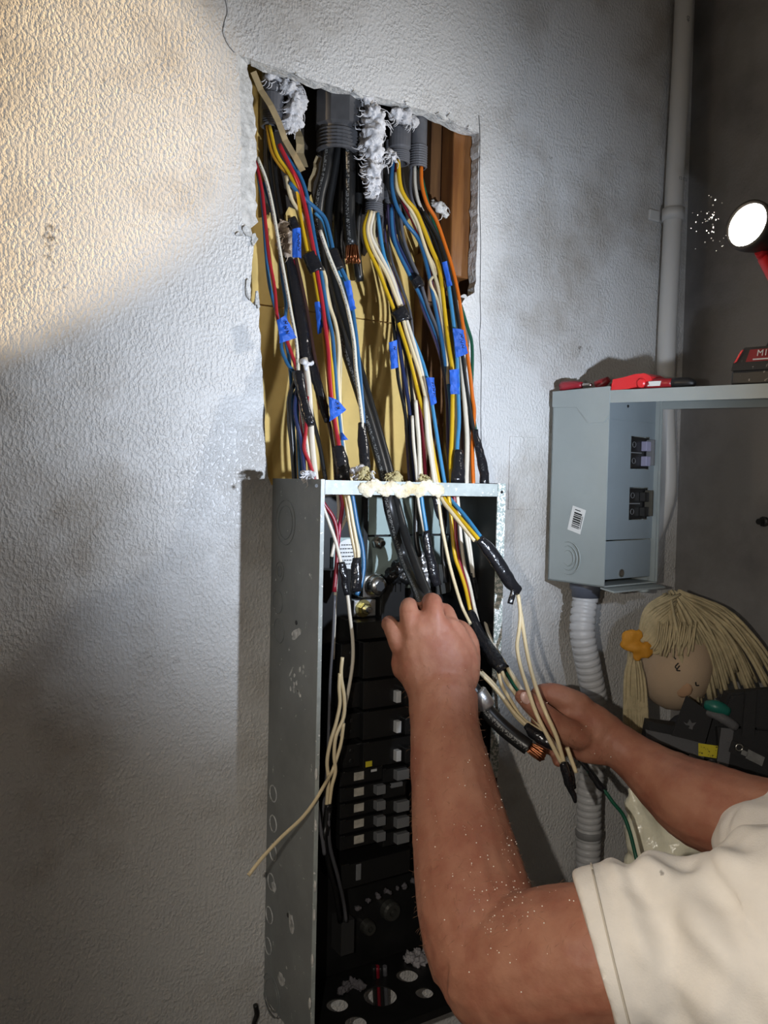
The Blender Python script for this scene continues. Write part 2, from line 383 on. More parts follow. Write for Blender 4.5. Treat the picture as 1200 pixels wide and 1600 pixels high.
ZT, ZB, XW = 2.7, 0.0, -2.2
bm = bmesh.new()
FV = [PY(x, y, 0) for x, y in fr]; BV = []
for (x, y), (xf, yf), fv in zip(bk, fr, FV):
    if abs(x-xf) > 6: BV.append(PY(x, y, 0.016) + V((0, WT-0.016, 0)))
    else: BV.append(V((fv.x, WT, fv.z)) + V((random.uniform(-1, 1)*0.0022, 0, random.uniform(-1, 1)*0.0022)))
def fill(outer, inner, y, nrm):
    vo = [bm.verts.new((x, y, z)) for x, z in outer]; vi = [bm.verts.new(p) for p in inner]; es = []
    for lp in (vo, vi):
        for i in range(len(lp)): es.append(bm.edges.new((lp[i], lp[(i+1) % len(lp)])))
    bmesh.ops.triangle_fill(bm, edges=es, use_beauty=True, normal=nrm); return vi
OUT = [(XW, ZB), (XC, ZB), (XC, ZT), (XW, ZT)]
vf = fill(OUT, FV, 0.0, (0, -1, 0)); vb = fill(OUT, BV, WT, (0, 1, 0))
nf = len(bm.faces)
for i in range(len(vf)):
    j = (i+1) % len(vf); f = bm.faces.new((vf[i], vf[j], vb[j], vb[i])); f.material_index = 1
wall = finish('wall_front', bm, None, mats=[WALLM, GYPS])
tag(wall, 'off-white textured plaster wall with a large ragged opening cut into it', 'wall', kind='structure')
# flakes of torn board face on the ragged left edge and top edge
def flake(px, py, w_, h_, ang, Y=-0.002, curl=0.003):
    c = PY(px, py, Y); bm = bmesh.new(); n_ = 7; s = 0.68*(c-CAM).dot(FW)/F
    ca, sa = math.cos(ang), math.sin(ang); top = []; ph = random.random()*9
    out = []
    for i in range(n_*2):
        a = 2*math.pi*i/(n_*2); r = 1+0.7*noise.noise(V((i*1.7, ph, 0)))
        u, v = math.cos(a)*w_*r/2, math.sin(a)*h_*r/2
        x, z = (u*ca-v*sa)*s*1.15, (u*sa+v*ca)*s
        out.append(c+V((x, -curl*abs(v/h_)*2*random.uniform(.5, 1), z)))
    a_ = [bm.verts.new(p) for p in out]; b_ = [bm.verts.new(p+V((0, 0.0035, 0))) for p in out]
    bm.faces.new(a_); bm.faces.new(b_[::-1])
    for i in range(len(a_)): j = (i+1) % len(a_); bm.faces.new((a_[i], a_[j], b_[j], b_[i]))
    return finish('plaster_flake', bm, GYPS, wall)
for f in [(386, 362, 18, 22, 0.3), (397, 376, 14, 26, -0.2), (388, 452, 11, 44, 0.05), (402, 470, 10, 34, 0.1), (374, 366, 16, 8, 0.4), (408, 744, 14, 10, 0.4),
          (690, 182, 26, 9, -0.3), (706, 186, 22, 12, -0.4), (640, 165, 24, 8, -0.3), (735, 203, 20, 9, -0.4), (560, 148, 26, 7, -0.3), (470, 121, 30, 6, -0.3), (725, 463, 16, 8, 0.2)]:
    flake(*f)
def crack(pix, r=0.0007):
    return tube('crack', [PY(x, y, -0.0002) for x, y in pix], r, BLK, wall, sides=5, n=3)
crack([(748, 180), (750, 215), (749, 300), (751, 380), (750, 460), (751, 500), (749, 530), (752, 570), (751, 640), (752, 700), (751, 748)])
crack([(352, 0), (355, 18), (351, 32), (348, 50), (356, 70), (366, 82)], 0.0005)

# stud bay behind the opening
b1 = fbox('sheathing_board', PY(330, 520, 0.10), (0.62, 0, 0), (0, 0.012, 0), (0, 0, 0.60), KRAFT)
zs = PY(520, 492, 0.10).z; x0, x1 = PY(300, 400, 0.10).x, PY(770, 400, 0.10).x
bpy.data.objects.remove(b1)
cav = empty('wall_cavity')
box('sheathing_board', (x0, 0.10, ZB+0.7), (x1, 0.112, zs-0.0012), KRAFT, cav)
box('sheathing_board', (x0, 0.10, zs+0.0012), (x1, 0.112, ZT-0.2), KRAFT, cav)
tag(setbase(cav, (x0, 0.10, 0.7)), 'yellow-tan kraft boards at the back of the wall opening', 'sheathing', kind='structure')
bm = bmesh.new()  # added dark sheet: its colour stands for the shade behind the cables
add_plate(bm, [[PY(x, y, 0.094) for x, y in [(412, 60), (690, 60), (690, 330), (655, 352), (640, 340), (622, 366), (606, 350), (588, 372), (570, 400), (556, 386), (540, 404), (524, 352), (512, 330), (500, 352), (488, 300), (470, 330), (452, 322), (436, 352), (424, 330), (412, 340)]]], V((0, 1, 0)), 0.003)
tag(finish('shade_sheet', bm, mat('dark_shade_brown', (0.035, 0.026, 0.018), 0.8, bump=0.3, bscale=60)), 'dark jagged sheet put in as cable shade behind the conduits at the top of the opening', 'shade sheet')
# wood blocking at the upper right of the opening: short orange stud piece with side, and dark stud behind
def pbox(name, px0, px1, py0, py1, Y0, Y1, m, parent=None, bev=0.0):
    a = PY(px0, py1, Y0); b = PY(px1, py0, Y0)
    return box(name, (a.x, Y0, min(a.z, b.z)), (b.x, Y1, max(a.z, b.z)), m, parent, bev)
o = pbox('wood_block', 704, 740, 150, 431, 0.024, 0.062, WOOD, bev=0.003); tag(o, 'short glossy orange wood block at the right edge of the opening', 'wood block')
o = pbox('wood_block', 668, 745, 120, 470, 0.064, 0.099, WOODD); tag(o, 'dark recessed wood plank behind the orange block', 'wood block')
o = pbox('wall_stud', 652, 700, 400, 830, 0.070, 0.099, WOODD, bev=0.002); tag(o, 'brown wooden stud running down behind the right-hand wire bundle', 'stud')

# side wall, floor
bm = bmesh.new(); add_frame_box(bm, (XC, -2.6, ZB), (0.05, 0, 0), (0, 2.7, 0), (0, 0, ZT))
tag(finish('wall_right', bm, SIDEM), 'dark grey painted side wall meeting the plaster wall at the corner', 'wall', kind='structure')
tag(box('floor', (XW, -2.6, -0.05), (XC, 0, 0.0), FLOORM), 'grey concrete floor below the panel', 'floor', kind='structure')
tag(box('ceiling', (XW, -2.6, ZT), (XC+0.05, 0.1, ZT+0.04), WALLM), 'off-white ceiling above the plaster wall', 'ceiling', kind='structure')
# painted-over cover plate on the wall
a = PY(793, 796, 0); b = PY(836, 684, 0)
tag(box('cover_plate', (a.x, -0.0035, a.z), (b.x, 0.0, b.z), WALLM, bev=0.0012), 'painted-over rectangular blank plate on the wall between both panels', 'cover plate')

# ------------------------------------------------------------------ main panel
PF = -0.164
XL = PY(501, 755, PF).x; XR = PY(789, 764, PF).x
ZTOP = PY(640, 752, PF).z
ZBOT = PY(695, 1572, PF).z
t = 0.003
pan = empty('breaker_panel')
side = box('side_plate', (XL, PF, ZBOT), (XL+t, 0.0, ZTOP), STEEL, pan)
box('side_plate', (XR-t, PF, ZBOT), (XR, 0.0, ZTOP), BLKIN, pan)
box('front_flange', (XL, PF-0.0015, ZBOT), (XL+0.006, PF, ZTOP), STEELT, pan)
rf = box('front_flange', (XR-0.016, PF-0.002, PY(770, 1215, PF).z), (XR, PF, ZTOP), STEELP, pan)
zt2 = PY(640, 774, PF).z
tf = box('top_rail', (XL+0.0065, PF-0.0018, zt2), (XR-0.0165, PF, ZTOP-0.001), STEELT, pan)
box('top_rail_lip', (XL+t, PF, ZTOP-0.004), (XR-t, PF+0.022, ZTOP-0.0015), STEELT, pan)
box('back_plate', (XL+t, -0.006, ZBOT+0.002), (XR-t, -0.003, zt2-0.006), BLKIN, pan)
# greenish mounting plates
a = PY(552, 836, -0.012); b = PY(706, 776, -0.012)
box('mounting_plate', (a.x, -0.012, a.z), (b.x, -0.0065, b.z), STEELIN, pan)
a = PY(520, 925, -0.016); b = PY(704, 837, -0.016)
box('mounting_plate', (a.x, -0.017, a.z), (b.x, -0.0065, b.z), STEELIN, pan)
a = PY(703, 1010, -0.02); b = PY(712, 800, -0.02)
box('edge_strip', (a.x, -0.02, a.z), (b.x, -0.0065, b.z), STEELIN, pan)
a = PY(566, 930, -0.026); b = PY(580, 776, -0.026)
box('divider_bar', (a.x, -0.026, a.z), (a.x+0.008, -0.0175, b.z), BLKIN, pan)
# bottom plate with round holes
def ell(px, py, rx_px):
    c = PZ(px, py, ZBOT); r = rx_px*(c-CAM).dot(FW)/F
    return [c+V((math.cos(2*math.pi*i/24)*r, math.sin(2*math.pi*i/24)*r, 0)) for i in range(24)]
outer = [V((XL+t, PF+0.001, ZBOT)), V((XR-t, PF+0.001, ZBOT)), V((XR-t, -0.003, ZBOT)), V((XL+t, -0.003, ZBOT))]
holes = []
for h in [(527, 1570, 17), (594, 1556, 26), (636, 1524, 17), (663, 1551, 14), (556, 1598, 17)]:
    e = ell(*h)
    if all(XL+0.004 < p.x < XR-0.004 and PF+0.003 < p.y < -0.004 for p in e): holes.append(e)
bm = bmesh.new(); add_plate(bm, [outer]+holes, (0, 0, -1), 0.002)
bp_ = finish('bottom_plate', bm, BLKIN, pan)
box('bottom_lip', (XL+t, PF-0.002, ZBOT-0.012), (XR-t, PF, ZBOT+0.001), BLKIN, pan)
# knockouts on the left side plate (concentric scored rings), screw holes
def kn(px, py, rads, m=STEEL, r=0.0009):
    c = PX(px, py, XL)
    for R in rads: ring('knockout_ring', c+V((-0.0002, 0, 0)), (-1, 0, 0), R, r, m, side)
SCR = mat('white_scratched_paint', (0.72, 0.73, 0.72), 0.7, var=0.6, vscale=90)
kn(446, 816, (0.034, 0.025)); kn(437, 893, (0.015, 0.008)); kn(434, 940, (0.018,)); kn(436, 985, (0.019,))
for px, py in [(427, 1240), (427, 1287), (427, 1332), (424, 1378), (421, 1430), (419, 1478)]: kn(px, py, (0.0125,), SCR, 0.0011)
kn(424, 1555, (0.032, 0.024))
for px, py in [(463, 973), (450, 1430)]:
    lathe('screw_hole', PX(px, py, XL)+V((0.0005, 0, 0)), (-1, 0, 0), [(0, 0.0035), (0.001, 0.0035)], BLK, side, 12)
for px, py in [(494, 759), (784, 769)]:
    c = PY(px, py, PF-0.003); lathe('screw_hole', c, (0, -1, 0), [(0, 0.0025), (0.0008, 0.0025)], BLK, pan, 10)
# smears of white paint on the side plate
def smear(px, py, w_, h_, ang, m=SCR):
    c = PX(px, py, XL); s = (c-CAM).dot(FW)/F; bm = bmesh.new(); vs1 = []
    for i in range(16):
        a = 2*math.pi*i/16; r = 1+0.5*noise.noise(V((i*2.3, px*0.1, py*0.1)))
        u, v = math.cos(a)*w_*r/2*s*2.2, math.sin(a)*h_*r/2*s
        vs1.append(V((XL-0.0004, c.y+-(u*math.cos(ang)-v*math.sin(ang)), c.z+u*math.sin(ang)+v*math.cos(ang))))
    A = [bm.verts.new(p) for p in vs1]; B = [bm.verts.new(p+V((0.0006, 0, 0))) for p in vs1]
    bm.faces.new(A); bm.faces.new(B[::-1])
    for i in range(16): j = (i+1) % 16; bm.faces.new((A[i], A[j], B[j], B[i]))
    return finish('paint_smear', bm, m, side)
smear(463, 990, 17, 14, 0.45); smear(455, 1050, 10, 4, 0.9); smear(455, 1442, 8, 30, 0.3); smear(440, 1530, 12, 18, 0.3); smear(428, 1385, 8, 16, -0.3)
for i in range(14): smear(random.uniform(448, 475), random.uniform(1040, 1090), 2.5, random.uniform(3, 9), random.uniform(-1, 1))
# blobs of dried paint along the front edge
for px, py in [(492, 1385), (491, 1430), (488, 1500), (484, 1568), (494, 1210), (493, 1290)]:
    bm = bmesh.new(); add_ball(bm, PY(px, py, PF-0.002), 0.0035, [(V((1, 0, 0)), 0.5), (V((0, 0, 1)), 2.6)], 2); finish('paint_drip', bm, GYPS, pan, True)
# crust of filler over the top rail
def crust(name, pts, r, m, parent, vox=0.0022, amp=0.006, sc=90, sm=1):
    bm = bmesh.new()
    for p, rr in zip(pts, r): add_ball(bm, p, rr, None, 2)
    return remesh(name, bm, vox, m, parent, sm, 0.5, lambda c, n_: c+n_*amp*(noise.noise(c*sc)+0.6*noise.noise(c*sc*2.3)))
FILL = mat('cream_filler_crust', (0.68, 0.66, 0.55), 0.9, bump=0.8, bscale=150, col2=(0.55, 0.43, 0.24), vscale=40, bdist=0.004)
bm = bmesh.new()
for i in range(17): add_ball(bm, PY(566+i*7.4, 762+5*math.sin(i*1.7)+(3 if 5 < i < 12 else 0), PF-0.002), 0.0085+0.003*math.sin(i*0.9)**2, [(V((0, 1, 0)), 0.34)], 2)
remesh('filler_crust', bm, 0.0018, FILL, pan, 1, 0.5, lambda c, n_: c+n_*0.0024*(noise.noise(c*170)+0.6*noise.noise(c*390)))
# bolt, lugs, sticker, terminal blocks inside
def bolt(px, py, Y, R, parent, hexm=CHROME, shank=CHROME, wash=None):
    c = PY(px, py, Y)
    if wash: lathe('washer', c+V((0, 0.006, 0)), (0, -1, 0), [(0, R*1.5), (0.004, R*1.5)], wash, parent, 24)
    lathe('hex_nut', c+V((0, 0.003, 0)), (0, -1, 0), [(0, R), (0.009, R), (0.011, R*0.85)], hexm, parent, 6)
    lathe('bolt_shank', c, (0, -1, 0), [(0, R*0.55), (0.016, R*0.55), (0.018, R*0.4)], shank, parent, 14)
bolt(590, 848, -0.022, 0.011, pan)
# upper lug
lg = empty('cable_lug')
a = PY(567, 935, -0.060); b = PY(596, 897, -0.060); box('lug_body', (a.x, -0.060, a.z), (b.x, -0.02, b.z), CHROME, lg, 0.002)
c = PY(585, 914, -0.062)
lathe('threaded_collar', c+V((0, 0.004, 0)), (0, -1, 0), [(0, 0.0165), (0.005, 0.0165), (0.006, 0.0145), (0.009, 0.0165), (0.012, 0.0145), (0.015, 0.016), (0.022, 0.013)], CHROME, lg, 26, True)
lathe('socket', c+V((0, -0.0175, 0)), (0, -1, 0), [(0, 0.0085), (0.0012, 0.0085)], BLK, lg, 6)
tag(setbase(lg, (a.x, -0.02, a.z)), 'silver cable lug with a round threaded collar and dark socket', 'lug')
lg = empty('cable_lug')
a = PY(553, 965, -0.050); b = PY(588, 936, -0.050); box('lug_body', (a.x, -0.050, a.z), (b.x, -0.02, b.z), ALU, lg, 0.002)
bolt(569, 951, -0.054, 0.0095, lg, BRASS, CHROME, BRASS)
tag(setbase(lg, (a.x, -0.02, a.z)), 'brass washer and bolt on a small lug below the silver lug', 'lug')
a = PY(596, 975, -0.062); b = PY(634, 912, -0.062); mb = box('main_block', (a.x, -0.062, a.z), (b.x, -0.0175, b.z), BLKPL, pan, 0.002)
for k in range(4):
    xk = a.x+(b.x-a.x)*(0.1+0.22*k); box('rib', (xk, -0.065, b.z-0.012), (xk+0.004, -0.061, b.z+0.002), BLKPL, mb)
a = PY(505, 1010, -0.06); b = PY(556, 890, -0.06); box('terminal_shroud', (a.x, -0.05, a.z), (b.x, -0.0175, b.z), BLKPL, pan, 0.003)
# round white sticker with rows of print
c = PY(545, 866, -0.0182); s = (c-CAM).dot(FW)/F
st = lathe('rating_sticker', c+V((0, 0.0005, 0)), (0, -1, 0), [(0, 24*s), (0.0006, 24*s)], WHT, pan, 28)
for k in range(6):
    zz = c.z+(14-6*k)*s; ww = math.sqrt(max(0, 22**2-(14-6*k)**2))*s*0.8
    xk = c.x-ww
    while xk < c.x+ww:
        l_ = random.uniform(2, 6)*s; box('print_line', (xk, -0.0192, zz), (min(xk+l_, c.x+ww), -0.0187, zz+1.6*s), BLK, st); xk += l_+1.3*s
tag(setbase(pan, (XL, 0, ZBOT)), 'open grey steel breaker panel with knockout rings, scraped paint and no cover', 'electrical panel')
# neutral lug of crumpled aluminium
bm = bmesh.new()
for px, py, r in [(656, 868, .008), (660, 880, .010), (663, 893, .010), (664, 908, .009), (667, 920, .008)]: add_ball(bm, PY(px, py, -0.07), r)
o = remesh('neutral_lug', bm, 0.0022, ALU, None, 1, 0.5, lambda c, n_: c+n_*0.003*noise.noise(c*160)); tag(o, 'crumpled silver aluminium lug beside the black cable', 'lug')
# dark plastic fin at right of the cable
o = fbox('barrier_fin', PY(683, 930, -0.085), PY(704, 925, -0.05)-PY(683, 930, -0.085), (0, 0.004, 0), (0, 0, 0.05), mat('grey_fibre', (0.06, 0.06, 0.055), 0.6)); tag(o, 'dark grey insulating fin right of the black cable', 'insulator')
o = crust('lug_shroud', [PY(x, y, -0.045) for x, y in [(612, 900), (625, 885), (635, 870), (640, 895), (650, 905), (630, 902)]], [0.014]*6, BLKPL, None, amp=0.004); tag(o, 'rough black plastic shroud left of the black cable', 'shroud')

# ------------------------------------------------------------------ breakers (each a thing)
def breaker(px0, px1, py0, py1, Yf, label, toggles, stickers=(), group=None, name='circuit_breaker', notch=True, Yb=-0.0065):
    """front face rectangle in pixels on plane Yf; real box back to Yb"""
    a = PY(px0, py1, Yf); b = PY(px1, py1, Yf); c = PY(px0, py0, Yf)
    x0, x1 = a.x, b.x; z0, z1 = a.z, c.z
    e = empty(name); g = 0.0008
    bm = bmesh.new(); add_frame_box(bm, (x0, Yf, z0+g), (x1-x0, 0, 0), (0, Yb-Yf, 0), (0, 0, z1-z0-2*g), 0.0012)
    finish('body', bm, BLKPL, e)
    if notch: box('raised_ridge', (x0+0.1*(x1-x0), Yf-0.003, z1-0.0035), (x1-0.02*(x1-x0), Yf+0.001, z1-0.001), BLKPL, e)
    for (u0, u1, v0, v1, m, lift) in toggles:
        tx0, tx1 = x0+(x1-x0)*u0, x0+(x1-x0)*u1; tz0, tz1 = z1+(z0-z1)*v1, z1+(z0-z1)*v0
        bm = bmesh.new(); add_frame_box(bm, (tx0, Yf-lift, tz0), (tx1-tx0, 0, 0), (0, lift+0.001, 0), (0, 0, tz1-tz0), 0.0011)
        finish('toggle', bm, m, e)
    for (u0, u1, v0, v1, m) in stickers:
        tx0, tx1 = x0+(x1-x0)*u0, x0+(x1-x0)*u1; tz0, tz1 = z1+(z0-z1)*v1, z1+(z0-z1)*v0
        box('rating_label', (tx0, Yf-0.0006, tz0), (tx1, Yf+0.0004, tz1), m, e)
    tag(setbase(e, (x0, Yb, z0)), label, 'breaker', group); return e, (x0, x1, z0, z1)
YB = -0.085
nth = ['topmost', 'second', 'third', 'fourth', 'lowest']
for i in range(5):
    y0, y1 = 1207+i*25, 1231+i*25
    tg = [(0.78, 0.99, 0.15, 0.75, GRYPL, 0.012)] if i else []
    stk = [(0.32, 0.55, 0.12, 0.72, TAGW)] + ([(0.72, 0.86, 0.1, 0.35, LTPL)] if i == 0 else [])
    breaker(531, 597, y0, y1, YB, f'thin black breaker with square cream label, {nth[i]} of the five left of the forearm', tg, stk, 'thin breakers with cream labels')
    tg = [(0.45, 0.98, 0.15, 0.8, GRYPL, 0.012)] if i != 1 else [(0.3, 0.8, 0.0, 0.3, GRYPL, 0.004)]
    breaker(598, 634, y0-6, y1-6, YB, f'{nth[i]} thin black breaker with grey toggle right of the cream-labelled column', tg, (), 'thin breakers without labels')
rows = [(1003, 1062), (1064, 1110), (1112, 1158), (1160, 1203)]
txt = ['upper wide black double breaker printed 40 beside the fist', 'wide black double breaker with pale toggle just below the one printed 40',
       'wide black double breaker with pale toggle, third down beside the wrist', 'wide black double breaker with yellow print above the thin breakers']
for (y0, y1), lb in zip(rows, txt):
    k = rows.index((y0, y1))
    tg = [] if k == 0 else [(0.62, 0.72, 0.45, 0.85, LTPL, 0.010), (0.76, 0.92, 0.35, 0.9, BLKPL, 0.016)]
    stk = [(0.05, 0.18, 0.72, 0.92, YEL)] if k == 3 else []
    e, (x0, x1, z0, z1) = breaker(567, 642, y0, y1, YB, lb, tg, stk)
    if k == 0:
        text_obj('printed_number', '40', 0.012, (x0+(x1-x0)*0.5, YB-0.0004, (z0+z1)/2), (0, 0, 1), (-1, 0, 0), mat('faint_grey_print', (0.25, 0.25, 0.25), 0.6), e)
    if k == 3:
        text_obj('printed_number', '12 CU', 0.009, (x0+(x1-x0)*0.42, YB-0.0004, z0+(z1-z0)*0.22), (1, 0, 0), (0, 0, 1), mat('faint_grey_print', (0.25, 0.25, 0.25), 0.6), e)
    # terminal end at the left with screws
    a = PY(532, y1, YB+0.012); b = PY(565, y0, YB+0.012)
    tb = box('terminal_end', (a.x, YB+0.012, a.z+0.001), (b.x, -0.0065, b.z-0.001), BLKPL, None, 0.0012)
    tb.parent = e; tb.matrix_parent_inverse = Matrix.Translation(-e.location)
    for q in (0.3, 0.72):
        sc = lathe('terminal_screw', ((a.x+b.x)/2, YB+0.0125, a.z+(b.z-a.z)*q), (0, -1, 0), [(0, 0.004), (0.0015, 0.004), (0.002, 0.003)], BLKIN, None, 10)
        sc.parent = e; sc.matrix_parent_inverse = Matrix.Translation(-e.location)
breaker(557, 640, 972, 1001, YB, 'black cover block directly above the breaker printed 40', [], (), name='cover_block')
breaker(533, 640, 1352, 1392, YB+0.01, 'black end block below the thin breakers with a worn silver edge', [(0.2, 0.27, 0.1, 0.75, GRYPL, 0.002)], (), name='end_block')
# grounding lugs near the bottom and crumbs
for px, py, R, lb in [(607, 1420, 0.014, 'dark round grounding lug with a hollow centre near the panel bottom'), (572, 1446, 0.010, 'smaller dark hollow lug lower left of the grounding lug')]:
    o = lathe('grounding_lug', PY(px, py, -0.0065), (0, -1, 0), [(0, R*1.25), (0.012, R*1.2), (0.016, R), (0.016, R*0.5), (0.006, R*0.45)], mat('dull_dark_metal', (0.09, 0.09, 0.08), 0.4, metal=0.6), None, 18); tag(o, lb, 'lug')
CR = mat('grey_dust_clump', (0.13, 0.12, 0.13), 0.95, bump=1, bscale=200, bdist=0.004)
o = crust('dust_clump', [PY(x, y, -0.03) for x, y in [(560, 1418), (575, 1408), (590, 1400), (605, 1393), (620, 1388), (632, 1384), (645, 1378)]], [0.005]*7, CR, None, amp=0.005, sc=150); tag(o, 'row of grey dust crumbs along the lower edge of the black interior', 'debris')
o = crust('dust_clump', [PZ(x, y, ZBOT+0.006) for x, y in [(640, 1497), (652, 1492), (660, 1500), (668, 1488), (650, 1503)]], [0.010, .011, .010, .008, .008], mat('pale_dust_clump', (0.36, 0.34, 0.35), 0.95, bump=1, bscale=200, bdist=0.004), None, amp=0.006, sc=150); tag(o, 'pale fluffy debris at the back of the perforated bottom plate', 'debris')
o = crust('dust_clump', [PZ(x, y, ZBOT+0.005) for x, y in [(540, 1543), (552, 1537), (562, 1541), (532, 1550)]], [0.008, .009, .008, .006], CR, None, amp=0.006, sc=150); tag(o, 'dark fluffy debris beside the large hole of the bottom plate', 'debris')
# bracket at the bottom left inside
a = PY(505, 1490, -0.03); o = box('angle_bracket', (PY(528, 1490, -0.03).x, -0.04, PY(528, 1490, -0.03).z), (PY(548, 1490, -0.03).x, -0.0065, PY(548, 1432, -0.03).z), mat('dull_black_steel', (0.035, 0.035, 0.035), 0.4)); tag(o, 'dark angle bracket low inside the panel at the end of the black leads', 'bracket')

# ------------------------------------------------------------------ conduits in the stud bay
def conduit(px, pytop, pybot, Y, rpx, label, m, collar=None, threads=0.0, nth=6, flare=1.0):
    e = empty('conduit'); top = PY(px, pytop, Y); bot = PY(px, pybot, Y); s = (bot-CAM).dot(FW)/F; r = rpx*s
    ax = V((0, 0, -1)); h = top.z-bot.z
    th = threads*s
    lathe('pipe', (bot.x, Y, top.z), ax, [(0, r*0.94), (h-th, r*0.94)], m, e, 22, True, cap=False)
    if th:
        prof = []
        for i in range(nth): prof += [(h-th+th*i/nth, r*0.93), (h-th+th*(i+0.5)/nth, r*1.04)]
        prof += [(h, r*0.93), (h, r*0.78), (h-th*0.8, r*0.76)]
        lathe('thread', (bot.x, Y, top.z), ax, prof, m, e, 22, cap=False)
    for cy0, cy1, k in (collar or []):
        z0, z1 = PY(px, cy0, Y).z, PY(px, cy1, Y).z
        lathe('collar', (bot.x, Y, z0), ax, [(0, r*0.9), (0, r*k), ((z0-z1)*0.92, r*k), (z0-z1, r*0.94)], m, e, 8 if k > 1.14 else 22)
    tag(setbase(e, (bot.x, Y, bot.z)), label, 'conduit'); return e
conduit(424, 70, 199, 0.055, 17, 'narrow grey conduit end at the upper left corner of the opening', PVC, [(150, 178, 1.1)], 20)
conduit(527, 60, 240, 0.050, 32, 'widest dark grey conduit with hexagonal collar at the top of the opening', PVCD, [(150, 205, 1.16)], 32)
conduit(624, 130, 256, 0.045, 16, 'small grey conduit with smooth collar right of the white insulation clump', PVC, [(203, 234, 1.08)], 18)
conduit(653, 130, 263, 0.040, 14, 'plain grey conduit with threaded end nearest the wood block', PVC, None, 34, 9)
conduit(584, 200, 338, 0.050, 14, 'grey conduit end poking out below the hanging white insulation', PVC, [(288, 312, 1.1)], 20)
conduit(607, 220, 330, 0.058, 8, 'thinnest grey conduit between the two right-hand bundles', PVC, [(300, 312, 1.15)], 12)

# insulation
def fluff(name, path, rad, label, m=FLUFF, Y=0.02, amp=0.012, sc=45, fib=40, cat='insulation'):
    bm = bmesh.new(); pts = catmull([(x, y, r) for (x, y), r in zip(path, rad)], 4)
    for x, y, r in pts:
        c = PY(x, y, Y+random.uniform(-.006, .006)); s = (c-CAM).dot(FW)/F
        add_ball(bm, c, r*s, None, 2)
    e = empty(name)
    o = remesh('clump', bm, 0.0026, m, e, 1, 0.5, lambda c, n_: c+n_*amp*(noise.noise(c*sc)+0.7*noise.noise(c*sc*2.2)+0.45*noise.noise(c*sc*5)))
    bm = bmesh.new()
    for k in range(fib):
        x, y, r = random.choice(pts); a = random.uniform(0, 6.28); l_ = random.uniform(0.6, 1.5)*r
        c0 = PY(x+math.cos(a)*r*0.7, y+math.sin(a)*r*0.7, Y-0.006); c1 = PY(x+math.cos(a)*(r+l_*.35), y+math.sin(a)*(r+l_*.35)+2, Y-0.008+random.uniform(-.006, .006)); c2 = PY(x+math.cos(a+.4)*(r+l_*.6), y+math.sin(a+.4)*(r+l_*.6)+5, Y-0.006)
        add_tube(bm, [c0, c1, c2], [0.0012, 0.0008, 0.0004], 4, 2)
    f = finish('loose_fibres', bm, m, e); f['kind'] = 'stuff'
    z = min(c.z for c in [PY(x, y, Y) for x, y in path]); tag(setbase(e, PY(path[-1][0], path[-1][1], Y)), label, cat); return e
fluff('insulation_clump', [(575, 162), (586, 190), (578, 220), (585, 250), (582, 275), (584, 300)], [13, 17, 19, 15, 12, 9], 'largest hanging white insulation clump in the middle of the opening', Y=0.018, fib=70)
fluff('insulation_clump', [(420, 122), (445, 128), (462, 150), (456, 180), (452, 205)], [8, 13, 13, 12, 6], 'white insulation tuft beside the upper left conduit', Y=0.045, fib=50)
fluff('insulation_clump', [(618, 178), (632, 183), (642, 190)], [9, 10, 7], 'small white insulation tuft above the smooth-collared conduit', Y=0.02, fib=30)
fluff('insulation_clump', [(606, 238), (614, 248)], [6, 7], 'tiny white insulation tuft at the mouth of the smooth-collared conduit', Y=0.015, fib=20)
fluff('insulation_clump', [(441, 350), (447, 372), (444, 392)], [7, 10, 8], 'brownish-white insulation tuft stuck among the left wires', mat('dirty_insulation', (0.42, 0.33, 0.25), 0.95, bump=1, bscale=120, bdist=0.004), Y=0.03, fib=20)
fluff('insulation_clump', [(678, 318), (690, 326), (696, 334)], [5, 8, 6], 'off-white plaster lump between the orange wire and the wood block', GYPS, Y=0.03, fib=4, amp=0.008)
YR = -0.12
fluff('insulation_clump', [(484, 741), (478, 745)], [6, 8], 'white fluff on the panel top at the left corner', Y=YR, fib=20)
fluff('insulation_clump', [(556, 735), (566, 742), (578, 741)], [6, 9, 6], 'white and tan fluff on the panel top left of the thick cable', Y=YR, fib=40)
fluff('insulation_clump', [(566, 743), (572, 740)], [6, 6], 'tan moss-like crumbs on the panel top inside the white fluff', FLUFFY, Y=YR-.012, fib=40)
fluff('insulation_clump', [(606, 745), (615, 744), (622, 746)], [5, 7, 5], 'tan crumbs on the panel top right of the thick cable', FLUFFY, Y=YR, fib=40)
fluff('insulation_clump', [(659, 747), (668, 750)], [6, 6], 'yellow foam crumb on the panel top among the right wires', FLUFFY, Y=YR, fib=12)

# kraft paper strips
def strip(p0, p1, w_, Y0, Y1, label, m=None):
    a, b = PY(*p0, Y0), PY(*p1, Y1); s = (a-CAM).dot(FW)/F; d = (b-a).normalized(); sd = d.cross(V((0, 1, 0))).normalized()*w_*s*0.5
    bm = bmesh.new(); n_ = 6; A = []
    for i in range(n_+1):
        c = a.lerp(b, i/n_)+V((0, 0.004*math.sin(i*1.9), 0)); A.append([bm.verts.new(c+sd*q+V((0, h, 0))) for q, h in ((-1, 0), (1, 0), (1, 0.0012), (-1, 0.0012))])
    for p, q in zip(A, A[1:]):
        for k in range(4): bm.faces.new((p[k], p[(k+1) % 4], q[(k+1) % 4], q[k]))
    bm.faces.new(A[0][::-1]); bm.faces.new(A[-1])
    o = finish('paper_strip', bm, m or KRAFT); tag(o, label, 'paper strip'); return o
TAN = mat('tan_kraft_strip', (0.36, 0.27, 0.14), 0.8, bump=0.3, bscale=80, var=0.3, vscale=40)
